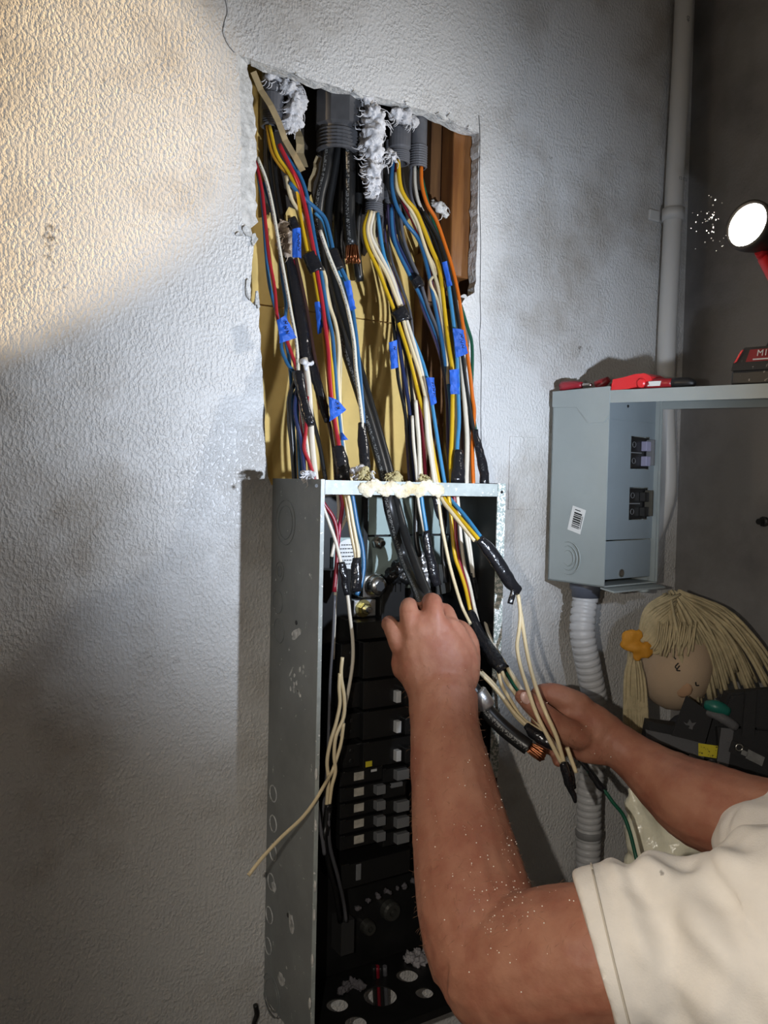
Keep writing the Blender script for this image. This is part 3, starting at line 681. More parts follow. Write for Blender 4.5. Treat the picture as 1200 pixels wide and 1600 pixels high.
strip((396, 112), (472, 268), 11, 0.02, 0.02, 'long tan paper strip hanging diagonally at the upper left of the opening', TAN)
strip((498, 245), (483, 300), 9, 0.06, 0.07, 'short tan paper sliver left of the thick black cables', TAN)
strip((463, 190), (474, 262), 14, 0.07, 0.07, 'wide tan paper scrap behind the white insulation tuft', TAN)

# ------------------------------------------------------------------ wires
YT = [(60, .055), (260, .045), (380, .030), (480, .008), (600, -.030), (700, -.058), (760, -.075), (960, -.095), (1700, -.10)]
def Yof(py):
    for (a, b), (c, d) in zip(YT, YT[1:]):
        if py <= c: return b+(d-b)*max(0, (py-a))/(c-a)
    return YT[-1][1]
def P3(pt, off=0.0):
    if len(pt) == 4: return PD(pt[0], pt[1], pt[3])
    Y = pt[2] if len(pt) > 2 else Yof(pt[1])+off
    if len(pt) == 2 and pt[1] > 660 and pt[0] < 512:          # keep wires inside the panel's left side plate
        k = min(1.0, (pt[1]-660)/70); Y += (max(Y, PX(pt[0], pt[1], XL+0.010).y)-Y)*k
    return PY(pt[0], pt[1], Y)
def wire(label, col, pts, off=0.0, r=0.0029, m=None, cat='wire', name='electrical_wire', sides=8, n=5):
    o = tube(name, [P3(p, off) for p in pts], r, m or MATS['wire_'+col], None, sides, n)
    tag(o, label, cat, 'loose circuit wires'); return o
# left group, beside the ragged edge
wire('crimson wire nearest the ragged left edge of the opening', 'red', [(399, 250), (408, 290), (414, 340), (420, 400), (429, 450), (434, 500), (447, 530), (458, 560), (466, 588), (470, 640), (474, 700), (477, 760), (480, 830)], -0.010)
wire('printed white wire just right of the crimson wire', 'white', [(402, 246), (416, 282), (427, 330), (437, 390), (446, 440), (455, 490), (463, 535), (466, 580), (470, 630), (480, 700), (488, 770)], -0.014, m=PRW)
wire('blue wire behind the printed white wire on the left', 'blue', [(412, 285), (428, 340), (436, 380), (440, 430), (447, 480), (441, 520), (440, 545), (449, 568), (462, 592), (465, 660), (470, 760)], -0.004)
wire('dark teal wire at the far left behind the crimson wire', 'blue', [(400, 256), (410, 320), (416, 400), (422, 450), (436, 500), (448, 540), (455, 600), (462, 760)], 0.006)
wire('black wire passing the small blue flag near the top left', 'black', [(426, 198), (428, 250), (437, 320), (452, 390), (461, 450), (470, 510), (478, 570), (486, 640), (500, 700), (512, 770)], 0.004, 0.0034)
wire('second black wire of the left bundle, beside the one passing the small blue flag', 'black', [(420, 198), (420, 250), (430, 330), (444, 400), (456, 460), (464, 520), (472, 585), (452, 640), (456, 700), (461, 765)], 0.012, 0.0034)
wire('brown wire slanting from the left tape to the panel corner', 'brown', [(461, 400), (472, 450), (482, 500), (490, 550), (504, 620), (520, 690), (526, 765)], 0.0, 0.0034)
wire('thin dark red wire inside the left black bundle', 'darkred', [(456, 398), (468, 440), (475, 490), (480, 540), (488, 580), (500, 640)], 0.002, 0.0024)
wire('black wire bowing left just above the panel corner', 'black', [(466, 585), (452, 622), (454, 660), (457, 700), (461, 765)], -0.012, 0.0036)
wire('glossy navy wire above the panel corner', 'navy', [(468, 595), (460, 640), (470, 690), (478, 765)], -0.016, 0.0034)
wire('thick white wire dropping to the panel corner', 'white', [(476, 560), (482, 600), (485, 650), (488, 700), (495, 765)], -0.012, 0.0048)
wire('short red wire beside the thick white wire at the panel corner', 'red', [(480, 620), (478, 670), (475, 700), (483, 722), (490, 745), (494, 770)], -0.020, 0.0030)
# second bundle: red/yellow/white from the upper left conduit
wire('amber wire curving out of the upper left conduit', 'amber', [(417, 196), (424, 235), (440, 262), (460, 282), (468, 320), (474, 360), (486, 402), (494, 440), (500, 480), (506, 530), (512, 580), (518, 640), (528, 700), (540, 765)], -0.012)
wire('bright yellow wire in the red and yellow bundle', 'yellow', [(421, 196), (432, 240), (450, 268), (464, 300), (471, 345), (481, 395), (491, 430), (498, 470), (510, 520), (518, 570), (522, 620), (527, 670), (534, 720), (541, 765)], -0.018)
wire('thick red wire running down the red and yellow bundle', 'red', [(436, 225), (452, 258), (467, 288), (477, 325), (485, 365), (492, 402), (497, 435), (503, 470), (508, 510), (513, 550), (515, 590), (519, 630), (525, 670), (531, 705), (538, 765)], -0.022, 0.0036)
wire('second red wire half hidden in the red and yellow bundle', 'red', [(440, 235), (458, 268), (472, 310), (488, 385), (500, 440), (510, 500), (516, 580), (522, 650), (534, 765)], -0.010)
wire('dark blue wire along the right of the red and yellow bundle', 'blue', [(444, 240), (466, 270), (478, 300), (486, 340), (494, 385), (502, 430), (512, 490), (520, 530), (525, 600), (535, 700), (545, 765)], -0.016, 0.0033)
wire('cream wire right of the thick red wire', 'cream', [(447, 275), (455, 310), (476, 345), (494, 400), (508, 432), (512, 470), (523, 502), (529, 540), (528, 590), (530, 640), (533, 690), (548, 765)], -0.014, 0.0032)
wire('second cream wire right of the thick red wire', 'cream', [(450, 290), (470, 340), (490, 390), (506, 430), (516, 478), (526, 512), (532, 560), (531, 620), (536, 690), (552, 765)], -0.006, 0.0030)
# third bundle: blue and printed white
wire('blue wire arching over to the third bundle', 'blue', [(452, 285), (470, 305), (494, 326), (508, 342), (516, 370), (523, 400), (536, 425), (546, 450), (552, 490), (557, 530), (561, 570), (565, 615), (568, 660), (570, 720), (575, 770)], -0.018, 0.0034)
wire('second blue wire beside the arching blue one', 'ltblue', [(492, 332), (504, 345), (512, 372), (518, 400), (530, 425), (541, 455), (548, 500), (553, 545), (559, 600), (566, 660), (572, 770)], -0.012, 0.0030)
wire('printed white wire beside the blue wire of the third bundle', 'white', [(500, 360), (512, 395), (524, 425), (536, 455), (546, 495), (553, 535), (556, 575), (561, 615), (566, 662), (568, 720), (572, 770)], -0.022, 0.0033, m=PRW)
# centre bundle: yellow and whites
wire('yellow wire leaving the conduit under the insulation', 'yellow', [(577, 330), (569, 356), (574, 385), (590, 420), (604, 455), (617, 488), (626, 515), (640, 560), (655, 620), (672, 680), (682, 735), (692, 775, -.10), (716, 806, -.14), (747, 842, -.185), (760, 858, -.19)], -0.014, 0.0033)
wire('cream wire left of the white pair in the centre bundle', 'cream', [(580, 330), (574, 360), (584, 392), (604, 428), (616, 458), (627, 488), (634, 515), (645, 550), (656, 585), (665, 625), (671, 680), (678, 730), (688, 775, -.10), (705, 800, -.13), (742, 845, -.18)], -0.018, 0.0032)
wire('white wire of the centre bundle passing the blue tape', 'white', [(584, 331), (579, 365), (594, 398), (612, 434), (622, 462), (631, 488), (640, 515), (652, 555), (662, 595), (668, 640), (674, 695), (680, 760)], -0.016, 0.0032)
wire('dim cream wire at the back of the centre bundle', 'cream', [(587, 331), (585, 370), (602, 405), (618, 445), (627, 480), (634, 520), (645, 600), (655, 690), (660, 765)], -0.004, 0.0026)
wire('sky-blue wire with tape swinging right of the centre bundle', 'ltblue', [(590, 333), (600, 400), (622, 460), (634, 500), (646, 530), (658, 560), (667, 590), (674, 625), (681, 670), (688, 715), (697, 765), (704, 780, -.10), (728, 808, -.14), (753, 842, -.185), (762, 855, -.19)], -0.012, 0.0033)
wire('magenta wire behind the centre bundle', 'magenta', [(628, 500), (640, 560), (650, 600), (656, 640), (661, 690), (666, 760)], 0.002, 0.0030)
wire('navy wire left of the white drop near the panel rail', 'navy', [(622, 480), (622, 520), (630, 580), (640, 640), (643, 690), (651, 765)], 0.0, 0.0034)
wire('black wire carrying the dark blue tape flag', 'black', [(596, 380), (606, 440), (614, 500), (618, 540), (622, 590), (632, 640), (640, 700), (645, 765)], 0.004, 0.0030)
wire('black wire left of the magenta wire', 'black', [(600, 380), (615, 450), (626, 520), (640, 580), (646, 640), (650, 700), (656, 765)], -0.002, 0.0036)
wire('short white wire with a cut end left of the magenta wire', 'white', [(649, 626), (652, 660), (655, 700), (656, 765)], -0.014, 0.0036)
wire('grey-white wire at the foot of the centre bundle', 'white', [(644, 650), (646, 690), (650, 730), (653, 765)], -0.010, 0.0028)
wire('white wire crossing the magenta wire near the rail', 'white', [(664, 620), (668, 680), (674, 720), (680, 765)], -0.022, 0.0036)
# grey and purple wires behind
for i, (c, lb) in enumerate([('purple', 'violet wire hanging behind the centre bundle near the conduit'), ('grey', 'grey wire hanging behind the centre bundle near the conduit'), ('purple', 'second violet wire hanging behind the centre bundle'), ('grey', 'second grey wire hanging behind the centre bundle')]):
    wire(lb, c, [(594+i*5, 320), (592+i*5, 370), (598+i*5, 410), (610+i*6, 450), (622+i*7, 500), (630+i*6, 600), (640+i*6, 765)], 0.026, 0.0024)
# right group of dark wires through the knot
for i, (c, lb) in enumerate([('purple', 'violet-black wire entering the black tie right of centre'), ('navy', 'navy wire entering the black tie right of centre'), ('black', 'black wire entering the black tie right of centre'), ('grey', 'dark grey wire entering the black tie right of centre')]):
    wire(lb, c, [(606+i*6, 320), (612+i*6, 370), (630+i*4, 405), (650+i*2, 438), (660+i*3, 480), (676+i*3, 520), (690+i*2, 565), (698+i*3, 620), (700+i*4, 700), (704+i*5, 765)], 0.010-i*0.003, 0.0030)
wire('blue wire curving out of the smooth-collared conduit', 'blue', [(614, 250), (612, 285), (618, 318), (634, 348), (655, 376), (668, 420), (678, 470), (688, 520), (696, 570), (703, 620), (706, 700), (710, 765)], -0.002, 0.0036)
wire('second blue wire dropping straight below the thin conduit', 'blue', [(611, 325), (613, 360), (620, 388), (640, 430), (660, 470), (680, 520), (694, 560)], 0.006, 0.0034)
wire('dark red wire from the smooth-collared conduit', 'darkred', [(618, 250), (620, 290), (633, 322), (650, 355), (664, 400), (680, 470), (690, 530), (698, 580), (704, 640), (706, 765)], 0.0, 0.0032)
wire('olive-yellow wire from the smooth-collared conduit', 'yellow', [(622, 250), (625, 288), (634, 310), (650, 330), (661, 355), (674, 388), (685, 415), (690, 445), (695, 490), (701, 540), (707, 580), (707, 630), (706, 680), (704, 725), (706, 765)], -0.012, 0.0038)
wire('tan wire left of the olive-yellow wire', 'cream', [(619, 270), (622, 298), (640, 325), (652, 348), (662, 380), (674, 415), (685, 450), (694, 500), (702, 550), (708, 600), (712, 660), (712, 765)], -0.008, 0.0032)
wire('second tan wire left of the olive-yellow wire', 'cream', [(640, 330), (655, 362), (668, 395), (682, 425), (672, 440), (684, 470), (692, 510), (697, 545), (700, 600)], -0.004, 0.0028)
wire('white wire leaving the threaded conduit beside the wood', 'white', [(648, 258), (649, 290), (655, 318), (668, 345), (684, 385), (698, 430), (710, 480), (716, 530), (722, 580), (728, 630), (733, 680), (736, 765)], 0.0, 0.0030)
wire('grey wire leaving the threaded conduit beside the wood', 'grey', [(643, 258), (641, 290), (646, 318), (664, 350), (684, 400), (702, 450), (714, 520), (720, 590), (724, 680), (722, 765)], 0.006, 0.0030)
wire('orange wire closest to the wood block', 'orange', [(658, 258), (659, 288), (667, 318), (682, 345), (696, 385), (707, 420), (716, 460), (722, 500), (729, 545), (735, 590), (738, 620), (741, 645), (738, 700), (740, 765)], -0.012, 0.0034)
wire('green wire at the right edge of the opening', 'green', [(655, 262), (672, 330), (692, 385), (705, 425), (718, 470), (730, 510), (737, 535), (738, 570), (737, 620), (744, 680), (752, 720), (757, 775, -.08), (757, 810, -.085), (751, 845, -.09), (750, 885, -.10), (748, 925, -.10), (753, 970, -.11), (764, 1015, -.15), (790, 1050, -.2), (815, 1090, -.24)], -0.006, 0.0030)
wire('black wire left of the orange wire', 'black', [(662, 330), (684, 370), (698, 410), (708, 450), (716, 500), (722, 550), (728, 600), (735, 645), (744, 690), (753, 725), (757, 765)], -0.016, 0.0036)
wire('second black wire left of the orange wire', 'black', [(656, 325), (676, 365), (692, 415), (702, 460), (710, 520), (716, 580), (726, 630), (740, 680), (751, 730), (756, 765)], -0.006, 0.0034)
wire('sky-blue wire below the lower blue tape on the right', 'ltblue', [(700, 440), (708, 500), (714, 560), (716, 620), (717, 660), (714, 710), (718, 765)], -0.018, 0.0036)
wire('white wire right of the lower blue tape', 'white', [(712, 470), (719, 540), (723, 590), (727, 640), (730, 690), (728, 765)], -0.012, 0.0042)
wire('dark brown wire behind the lower blue tape', 'brown', [(704, 470), (712, 540), (718, 610), (722, 680), (720, 765)], 0.004, 0.0036)
# thick cables
CB = 'cable_printed_black'
def cable(label, pts, r, off=0.0, m=None):
    return tag(tube('thick_cable', [P3(p, off) for p in pts], r, m or PRB, None, 14, 6), label, 'cable', 'thick black cables')
cable('thick black cable running from the big conduit into the gripping hand', [(514, 225, .05), (508, 270, .05), (499, 310, .055), (497, 350, .06), (503, 410, .055), (519, 480, .04), (541, 548, .015), (562, 612, -.02), (583, 680, -.05), (601, 745, -.08), (610, 800, -.10), (630, 868, 'd', 1.34), (652, 918, 'd', 1.265), (664, 950, 'd', 1.215), (676, 990, 'd', 1.205), (700, 1040, 'd', 1.215), (730, 1072, 'd', 1.215), (750, 1096, 'd', 1.21)], 0.0092)
cable('second thick black cable close beside the gripped one inside the panel', [(530, 225, .06), (520, 280, .068), (512, 340, .075), (520, 430, .07), (545, 520, .05), (575, 620, .0), (604, 720, -.05), (616, 775, -.075), (634, 840, -.11), (652, 890, -.15), (670, 935, -.19)], 0.0075, m=MATS['wire_black'])
cable('thick black cable cut short above its bare copper strands', [(545, 225, .045), (546, 280, .045), (545, 330, .045), (549, 384, .045)], 0.0105)
cable('thick black cable hanging behind the cut one', [(556, 225, .065), (560, 300, .07), (556, 380, .075), (562, 440, .08)], 0.008, m=MATS['wire_black'])
cable('thick navy-black cable between the big conduit and the left bundle', [(536, 228, .07), (532, 300, .075), (528, 380, .08), (536, 440, .085)], 0.009, m=MATS['wire_black'])
def strands(label, a, b, R, n_, r=0.0013, spread=1.15):
    a, b = V(a), V(b); d = (b-a).normalized(); n1 = d.orthogonal().normalized(); n2 = d.cross(n1); bm = bmesh.new()
    for i in range(n_):
        rr = R*math.sqrt((i+0.5)/n_); an = i*2.4
        o = (n1*math.cos(an)+n2*math.sin(an))*rr; l_ = random.uniform(0.85, 1.05)
        tw = (n1*math.cos(an+.5)+n2*math.sin(an+.5))*rr*spread
        add_tube(bm, [a+o*0.8, a.lerp(b, 0.5*l_)+(o+tw)*0.5, a+(b-a)*l_+tw], r, 5, 2)
    o = finish('copper_strands', bm, COPPER); o['kind'] = 'stuff'; tag(o, label, 'copper strands'); return o
strands('bare copper strands fanned at the end of the cut cable in the opening', PY(549, 378, .045), PY(551, 411, .045), 0.011, 34)
# cable leaving the hand with metal sleeve
e = empty('cable_end')
pts = [(737, 1074, 1.215), (752, 1097, 1.21), (762, 1112, 1.21), (784, 1135, 1.205), (808, 1155, 1.20), (826, 1168, 1.195)]
tube('jacket', [PD(*p) for p in pts], 0.0115, PRB, e, 14, 6)
lathe('crimp_sleeve', PD(744, 1080, 1.213), PD(766, 1114, 1.21)-PD(744, 1080, 1.213), [(0, 0.0125), (0.003, 0.0145), (0.026, 0.0145), (0.029, 0.012)], ALU, e, 16, True)
tag(setbase(e, PD(*pts[-1])), 'black cable end with silver crimp sleeve below the fist', 'cable')
strands('bare copper strands at the cable end below the fist', PD(824, 1166, 1.196), PD(851, 1183, 1.19), 0.008, 26)

# wires inside the panel, left
wire('dark red wire slanting just inside the panel left edge', 'darkred', [(500, 762), (505, 785), (520, 808), (527, 835), (526, 880), (522, 925)], -0.03, 0.0033)
wire('white wire crossing the sticker into black tape', 'white', [(498, 772), (506, 795), (516, 822), (524, 845), (531, 872), (538, 900), (543, 930), (547, 965), (551, 1000), (551, 1035), (545, 1075), (537, 1115), (533, 1150)], -0.034, 0.0028)
wire('cream wire leftmost of the trio passing the sticker', 'cream', [(534, 758), (541, 780), (545, 810), (550, 840), (556, 872), (556, 910)], -0.03, 0.0030)
wire('pale yellow wire in the middle of the trio passing the sticker', 'cream', [(540, 758), (546, 785), (551, 815), (556, 842), (560, 872), (560, 915)], -0.034, 0.0030)
wire('yellow wire behind the trio passing the sticker', 'yellow', [(532, 758), (538, 775), (541, 790), (545, 815)], -0.02, 0.0030)
wire('blue wire bending into the silver lug', 'blue', [(548, 758), (553, 790), (559, 825), (566, 855), (568, 885), (564, 912), (557, 930)], -0.034, 0.0036)
wire('purple wire behind the white wires inside the left of the panel', 'magenta', [(532, 768), (535, 790), (531, 820), (528, 850)], -0.01, 0.0030)
wire('thin white wire upright inside the left of the panel', 'white', [(527, 765), (529, 800), (526, 840), (526, 880), (524, 930), (522, 985), (520, 1030)], -0.006, 0.0026)
wire('second thin white wire leaning across behind the dark red wire', 'white', [(545, 800), (536, 820), (524, 845), (518, 870)], -0.004, 0.0026)
wire('faint grey wire running down the dark left side of the panel', 'grey', [(523, 930), (520, 1000), (516, 1060), (514, 1120), (511, 1200), (505, 1260), (500, 1300)], -0.02, 0.0022)
YS = -0.15
wire('cream wire with cut top, leftmost of the pair low in the panel', 'cream', [(531, 1052, YS), (530, 1075, YS), (531, 1100, YS), (525, 1130, YS), (516, 1160, YS), (511, 1190, YS), (513, 1220, YS), (510, 1262, YS)], 0, 0.0028)
wire('cream wire with frayed top, second of the pair low in the panel', 'cream', [(535, 1027, YS), (533, 1055, YS), (538, 1090, YS), (537, 1120, YS), (525, 1150, YS), (522, 1180, YS), (524, 1205, YS), (518, 1230, YS), (514, 1262, YS)], -0.004, 0.0028)
wire('long stray cream wire poking out over the panel left side', 'cream', [(537, 1130, YS), (533, 1160, YS), (526, 1185, YS), (518, 1207, YS), (506, 1228, YS-.02), (490, 1255, YS-.03), (470, 1280, YS-.04), (440, 1308, YS-.05), (410, 1340, YS-.06), (388, 1368, YS-.065)], 0.003, 0.0026)
wire('black lead below the frayed cream wire', 'black', [(511, 1258, YS), (509, 1290, YS), (507, 1310, YS), (512, 1345, YS+.03), (523, 1390, YS+.06), (531, 1440, -.05)], 0, 0.0036)
wire('second black lead swinging right at the bottom left of the panel', 'grey', [(514, 1258, YS), (513, 1290, YS), (516, 1325, YS+.02), (528, 1370, YS+.05), (537, 1410, -.06), (541, 1440, -.05)], 0, 0.0030)
wire('grey lead hanging at the panel left edge below the stray wire', 'grey', [(496, 1260, YS), (500, 1290, YS), (504, 1312, YS), (507, 1335, YS)], 0, 0.0030)
# wires inside the panel, right
wire('yellow wire running to the taped end right of the fist', 'yellow', [(700, 768), (704, 800), (707, 838), (711, 870), (719, 893), (727, 918), (735, 955), (744, 985, -.15)], -0.03, 0.0032)
wire('dark red wire beside the yellow one right of the fist', 'darkred', [(709, 768), (711, 800), (712, 840), (718, 880), (728, 915), (740, 950), (748, 985, -.15)], -0.026, 0.0036)
wire('white wire beside the dark red one right of the fist', 'white', [(714, 768), (717, 800), (721, 850), (726, 885), (734, 915), (741, 948), (750, 985, -.15)], -0.03, 0.0030)
wire('slanting cream wire left of the yellow one', 'cream', [(683, 768), (690, 820), (694, 842), (702, 880), (710, 910), (722, 948), (735, 975, -.15)], -0.034, 0.0028)
wire('white wire hanging farthest right inside the panel and into the pinch', 'white', [(760, 768), (762, 805), (762, 845), (758, 885), (755, 920), (756, 955), (762, 985, -.14), (774, 1012, -.17), (790, 1038, 'd', 1.30), (806, 1062, 'd', 1.26), (822, 1092, 'd', 1.23), (845, 1130, 'd', 1.225), (868, 1166, 'd', 1.18), (880, 1196, 'd', 1.165)], -0.012, 0.0030)
wire('short white wire with black tip behind the dark red one', 'white', [(725, 820), (732, 860), (739, 900)], -0.01, 0.0028)
wire('second short white wire with black tip behind the dark red one', 'white', [(731, 830), (736, 865), (740, 902)], -0.012, 0.0028)
wire('blue wire end crossed behind the yellow wire inside the panel', 'ltblue', [(657, 765), (660, 790), (664, 815), (668, 840)], -0.02, 0.0034)
wire('white wire beside the blue one above the aluminium lug', 'white', [(652, 765), (655, 790), (660, 815), (664, 835)], -0.016, 0.0028)
wire('black wire hanging beside the aluminium lug', 'black', [(650, 765), (650, 800), (650, 840), (655, 870)], 0.0, 0.0050)
wire('black wire hanging left of the slanting cream wire', 'black', [(695, 765), (694, 810), (692, 860), (696, 910)], 0.02, 0.0050)
wire('black wire hanging in the shadow at the right of the panel', 'black', [(742, 765), (740, 820), (742, 880), (748, 940)], 0.03, 0.0060)
# fan of white wires into the right hand
wire('white wire, leftmost of the fan below the fist', 'cream', [(744, 1046, 'd', 1.24), (765, 1066, 'd', 1.235), (786, 1090, 'd', 1.23), (804, 1114, 'd', 1.225), (824, 1134, 'd', 1.22), (840, 1152, 'd', 1.215)], 0, 0.0030)
wire('white wire, second from left of the fan below the fist', 'cream', [(752, 1050, 'd', 1.25), (772, 1070, 'd', 1.245), (792, 1100, 'd', 1.235), (812, 1125, 'd', 1.225), (832, 1140, 'd', 1.22), (852, 1152, 'd', 1.21)], 0, 0.0030)
wire('white wire in the middle of the fan below the fist', 'cream', [(778, 1046, 'd', 1.28), (784, 1070, 'd', 1.265), (798, 1095, 'd', 1.245), (816, 1122, 'd', 1.23), (838, 1138, 'd', 1.225), (858, 1150, 'd', 1.215)], 0, 0.0030)
wire('white wire, second from right of the fan below the fist', 'cream', [(783, 1046, 'd', 1.28), (792, 1066, 'd', 1.26), (804, 1082, 'd', 1.245), (822, 1108, 'd', 1.228), (850, 1142, 'd', 1.222), (872, 1176, 'd', 1.18), (884, 1196, 'd', 1.17)], 0, 0.0030)
wire('white wire, rightmost of the fan below the fist', 'cream', [(778, 1020, 'd', 1.30), (792, 1042, 'd', 1.28), (806, 1066, 'd', 1.255), (820, 1086, 'd', 1.235)], 0, 0.0028)
wire('white wire hanging from the loose taped end, left of the pair', 'cream', [(810, 930, -.205), (813, 960, 'd', 1.29), (811, 985, 'd', 1.28), (808, 1010, 'd', 1.26), (813, 1040, 'd', 1.235), (824, 1075, 'd', 1.185), (838, 1115, 'd', 1.152), (858, 1155, 'd', 1.15), (878, 1194, 'd', 1.16)], 0, 0.0030)
wire('white wire hanging from the loose taped end, right of the pair', 'cream', [(809, 928, -.205), (815, 965, 'd', 1.29), (821, 1005, 'd', 1.27), (828, 1040, 'd', 1.235), (838, 1075, 'd', 1.18), (852, 1112, 'd', 1.152), (869, 1150, 'd', 1.15), (882, 1194, 'd', 1.16)], 0, 0.0030)
wire('short white wire end beside the black taped tips', 'cream', [(886, 1168, 'd', 1.165), (893, 1188, 'd', 1.165), (900, 1207, 'd', 1.165)], 0, 0.0030)
wire('dark green wire drooping from the right hand across the white sack', 'green', [(903, 1182, -.30), (916, 1200, -.31), (932, 1222, -.32), (945, 1236, -.33), (958, 1254, -.34), (974, 1274, -.35), (984, 1300, -.36), (992, 1332, -.37), (998, 1360, -.38), (1000, 1400, -.39)], 0, 0.0028)

# ------------------------------------------------------------------ black tape wraps and blue tape flags
def wrap(label, pts, rpx, off=-0.016, sq=0.75):
    P_ = [P3(p, off) for p in pts]; s = (P_[0]-CAM).dot(FW)/F
    bm = bmesh.new(); rr = rpx if isinstance(rpx, (list, tuple)) else [rpx]*len(pts)
    add_tube(bm, P_, [r*s for r in rr], 12, 5, True, (V((0, 1, 0)), sq))
    for v in bm.verts: v.co += V((noise.noise(v.co*90), noise.noise(v.co*90+V((5, 0, 0))), noise.noise(v.co*90+V((0, 7, 0)))))*0.0018
    o = finish('tape_wrap', bm, TAPEB, None, True); tag(o, label, 'electrical tape', 'black vinyl tape wraps'); return o
wrap('black tape band around the red and yellow bundle', [(483, 397), (489, 410), (496, 426)], 13)
wrap('black tape band around the blue and printed white pair', [(518, 392), (524, 408), (530, 422)], 11)
wrap('black tape band around the centre yellow and cream bundle', [(622, 484), (627, 493), (631, 503)], 14)
wrap('small black tie around the dark wires right of centre', [(648, 434), (653, 441), (656, 448)], 9, -0.006)
wrap('black tape sleeve below the small blue flag on the left', [(455, 340), (459, 352), (461, 360)], [7, 9, 7])
wrap('long black taped bundle in the left group', [(450, 400), (462, 455), (471, 510), (476, 550), (483, 575)], [8, 10, 12, 12, 8], 0.002)
wrap('black taped sleeve ending above the thick white wire', [(466, 582), (471, 610), (478, 640), (486, 664)], [10, 8, 8, 7], -0.024)
wrap('black taped sleeve slanting left of the blue star-shaped tape', [(487, 570), (496, 600), (504, 630), (512, 660)], [8, 8, 8, 5], -0.004)
wrap('black taped foot of the red and yellow bundle', [(528, 698), (533, 720), (537, 752)], [9, 12, 12], -0.020)
wrap('black taped foot of the blue and printed white pair', [(565, 662), (568, 695), (571, 735), (571, 752)], [6, 9, 9, 8], -0.020)
wrap('black taped foot of the right group with white glints', [(716, 705), (716, 730), (715, 755)], [8, 11, 12], -0.022)
wrap('black taped end of the orange and black wires at the right', [(742, 672), (748, 700), (755, 730), (758, 758)], [5, 7, 8, 8], -0.022)
wrap('loose black taped end sticking out past the right flange', [(749, 842, -.186), (766, 862, -.192), (782, 886, -.20), (797, 910, -.205), (811, 924, -.206)], [8, 11, 11, 11, 7])
wrap('torn black tape tail below the loose taped end', [(804, 916, -.208), (801, 930, -.208), (797, 944, -.208)], [6, 5, 5])
wrap('black taped sleeve passing behind the fist on its right', [(735, 955, -.13), (746, 985, -.15), (758, 1008, -.17), (772, 1028, -.195), (786, 1046, -.22)], [6, 10, 11, 12, 10])
wrap('black taped sleeve above the fist beside the aluminium lug', [(665, 830), (670, 860), (676, 890), (683, 915)], [6, 8, 9, 8], -0.03)
wrap('thin black tape tail hanging left of the slanting cream wire', [(680, 775), (686, 800), (691, 820), (693, 838)], [6, 6, 5, 3], -0.03)
wrap('black tape on the cream trio above the silver lug', [(557, 872), (557, 895), (556, 925)], [6, 9, 9], -0.036)
wrap('black tape on the white wire crossing the sticker', [(533, 878), (538, 900), (542, 930)], [5, 6, 4], -0.04)
wrap('black tape end on the short white wires behind the dark red one', [(738, 895), (743, 915), (747, 940)], [5, 6, 4], -0.01)
wrap('black tape collar on the cream pair low in the panel', [(512, 1256, YS), (512, 1280, YS), (509, 1305, YS)], [6, 6, 4], 0)
wrap('black taped wire tips hanging below the right hand', [(879, 1190, 'd', 1.16), (886, 1215, 'd', 1.16), (893, 1235, 'd', 1.165), (900, 1254, 'd', 1.165)], [6, 8, 6, 3])
wrap('second black taped tip beside the hanging wire tips', [(884, 1192, 'd', 1.175), (892, 1210, 'd', 1.175), (898, 1232, 'd', 1.175)], [5, 6, 3])
wrap('black tape on the fan of white wires in front of the fingertips', [(822, 1134, 'd', 1.212), (836, 1147, 'd', 1.205), (850, 1156, 'd', 1.20), (866, 1166, 'd', 1.195)], [6, 9, 11, 8])
wrap('black tape on the green wire under the right hand', [(906, 1184, -.302), (920, 1204, -.312), (936, 1226, -.322), (946, 1237, -.33)], [5, 5, 6, 4])
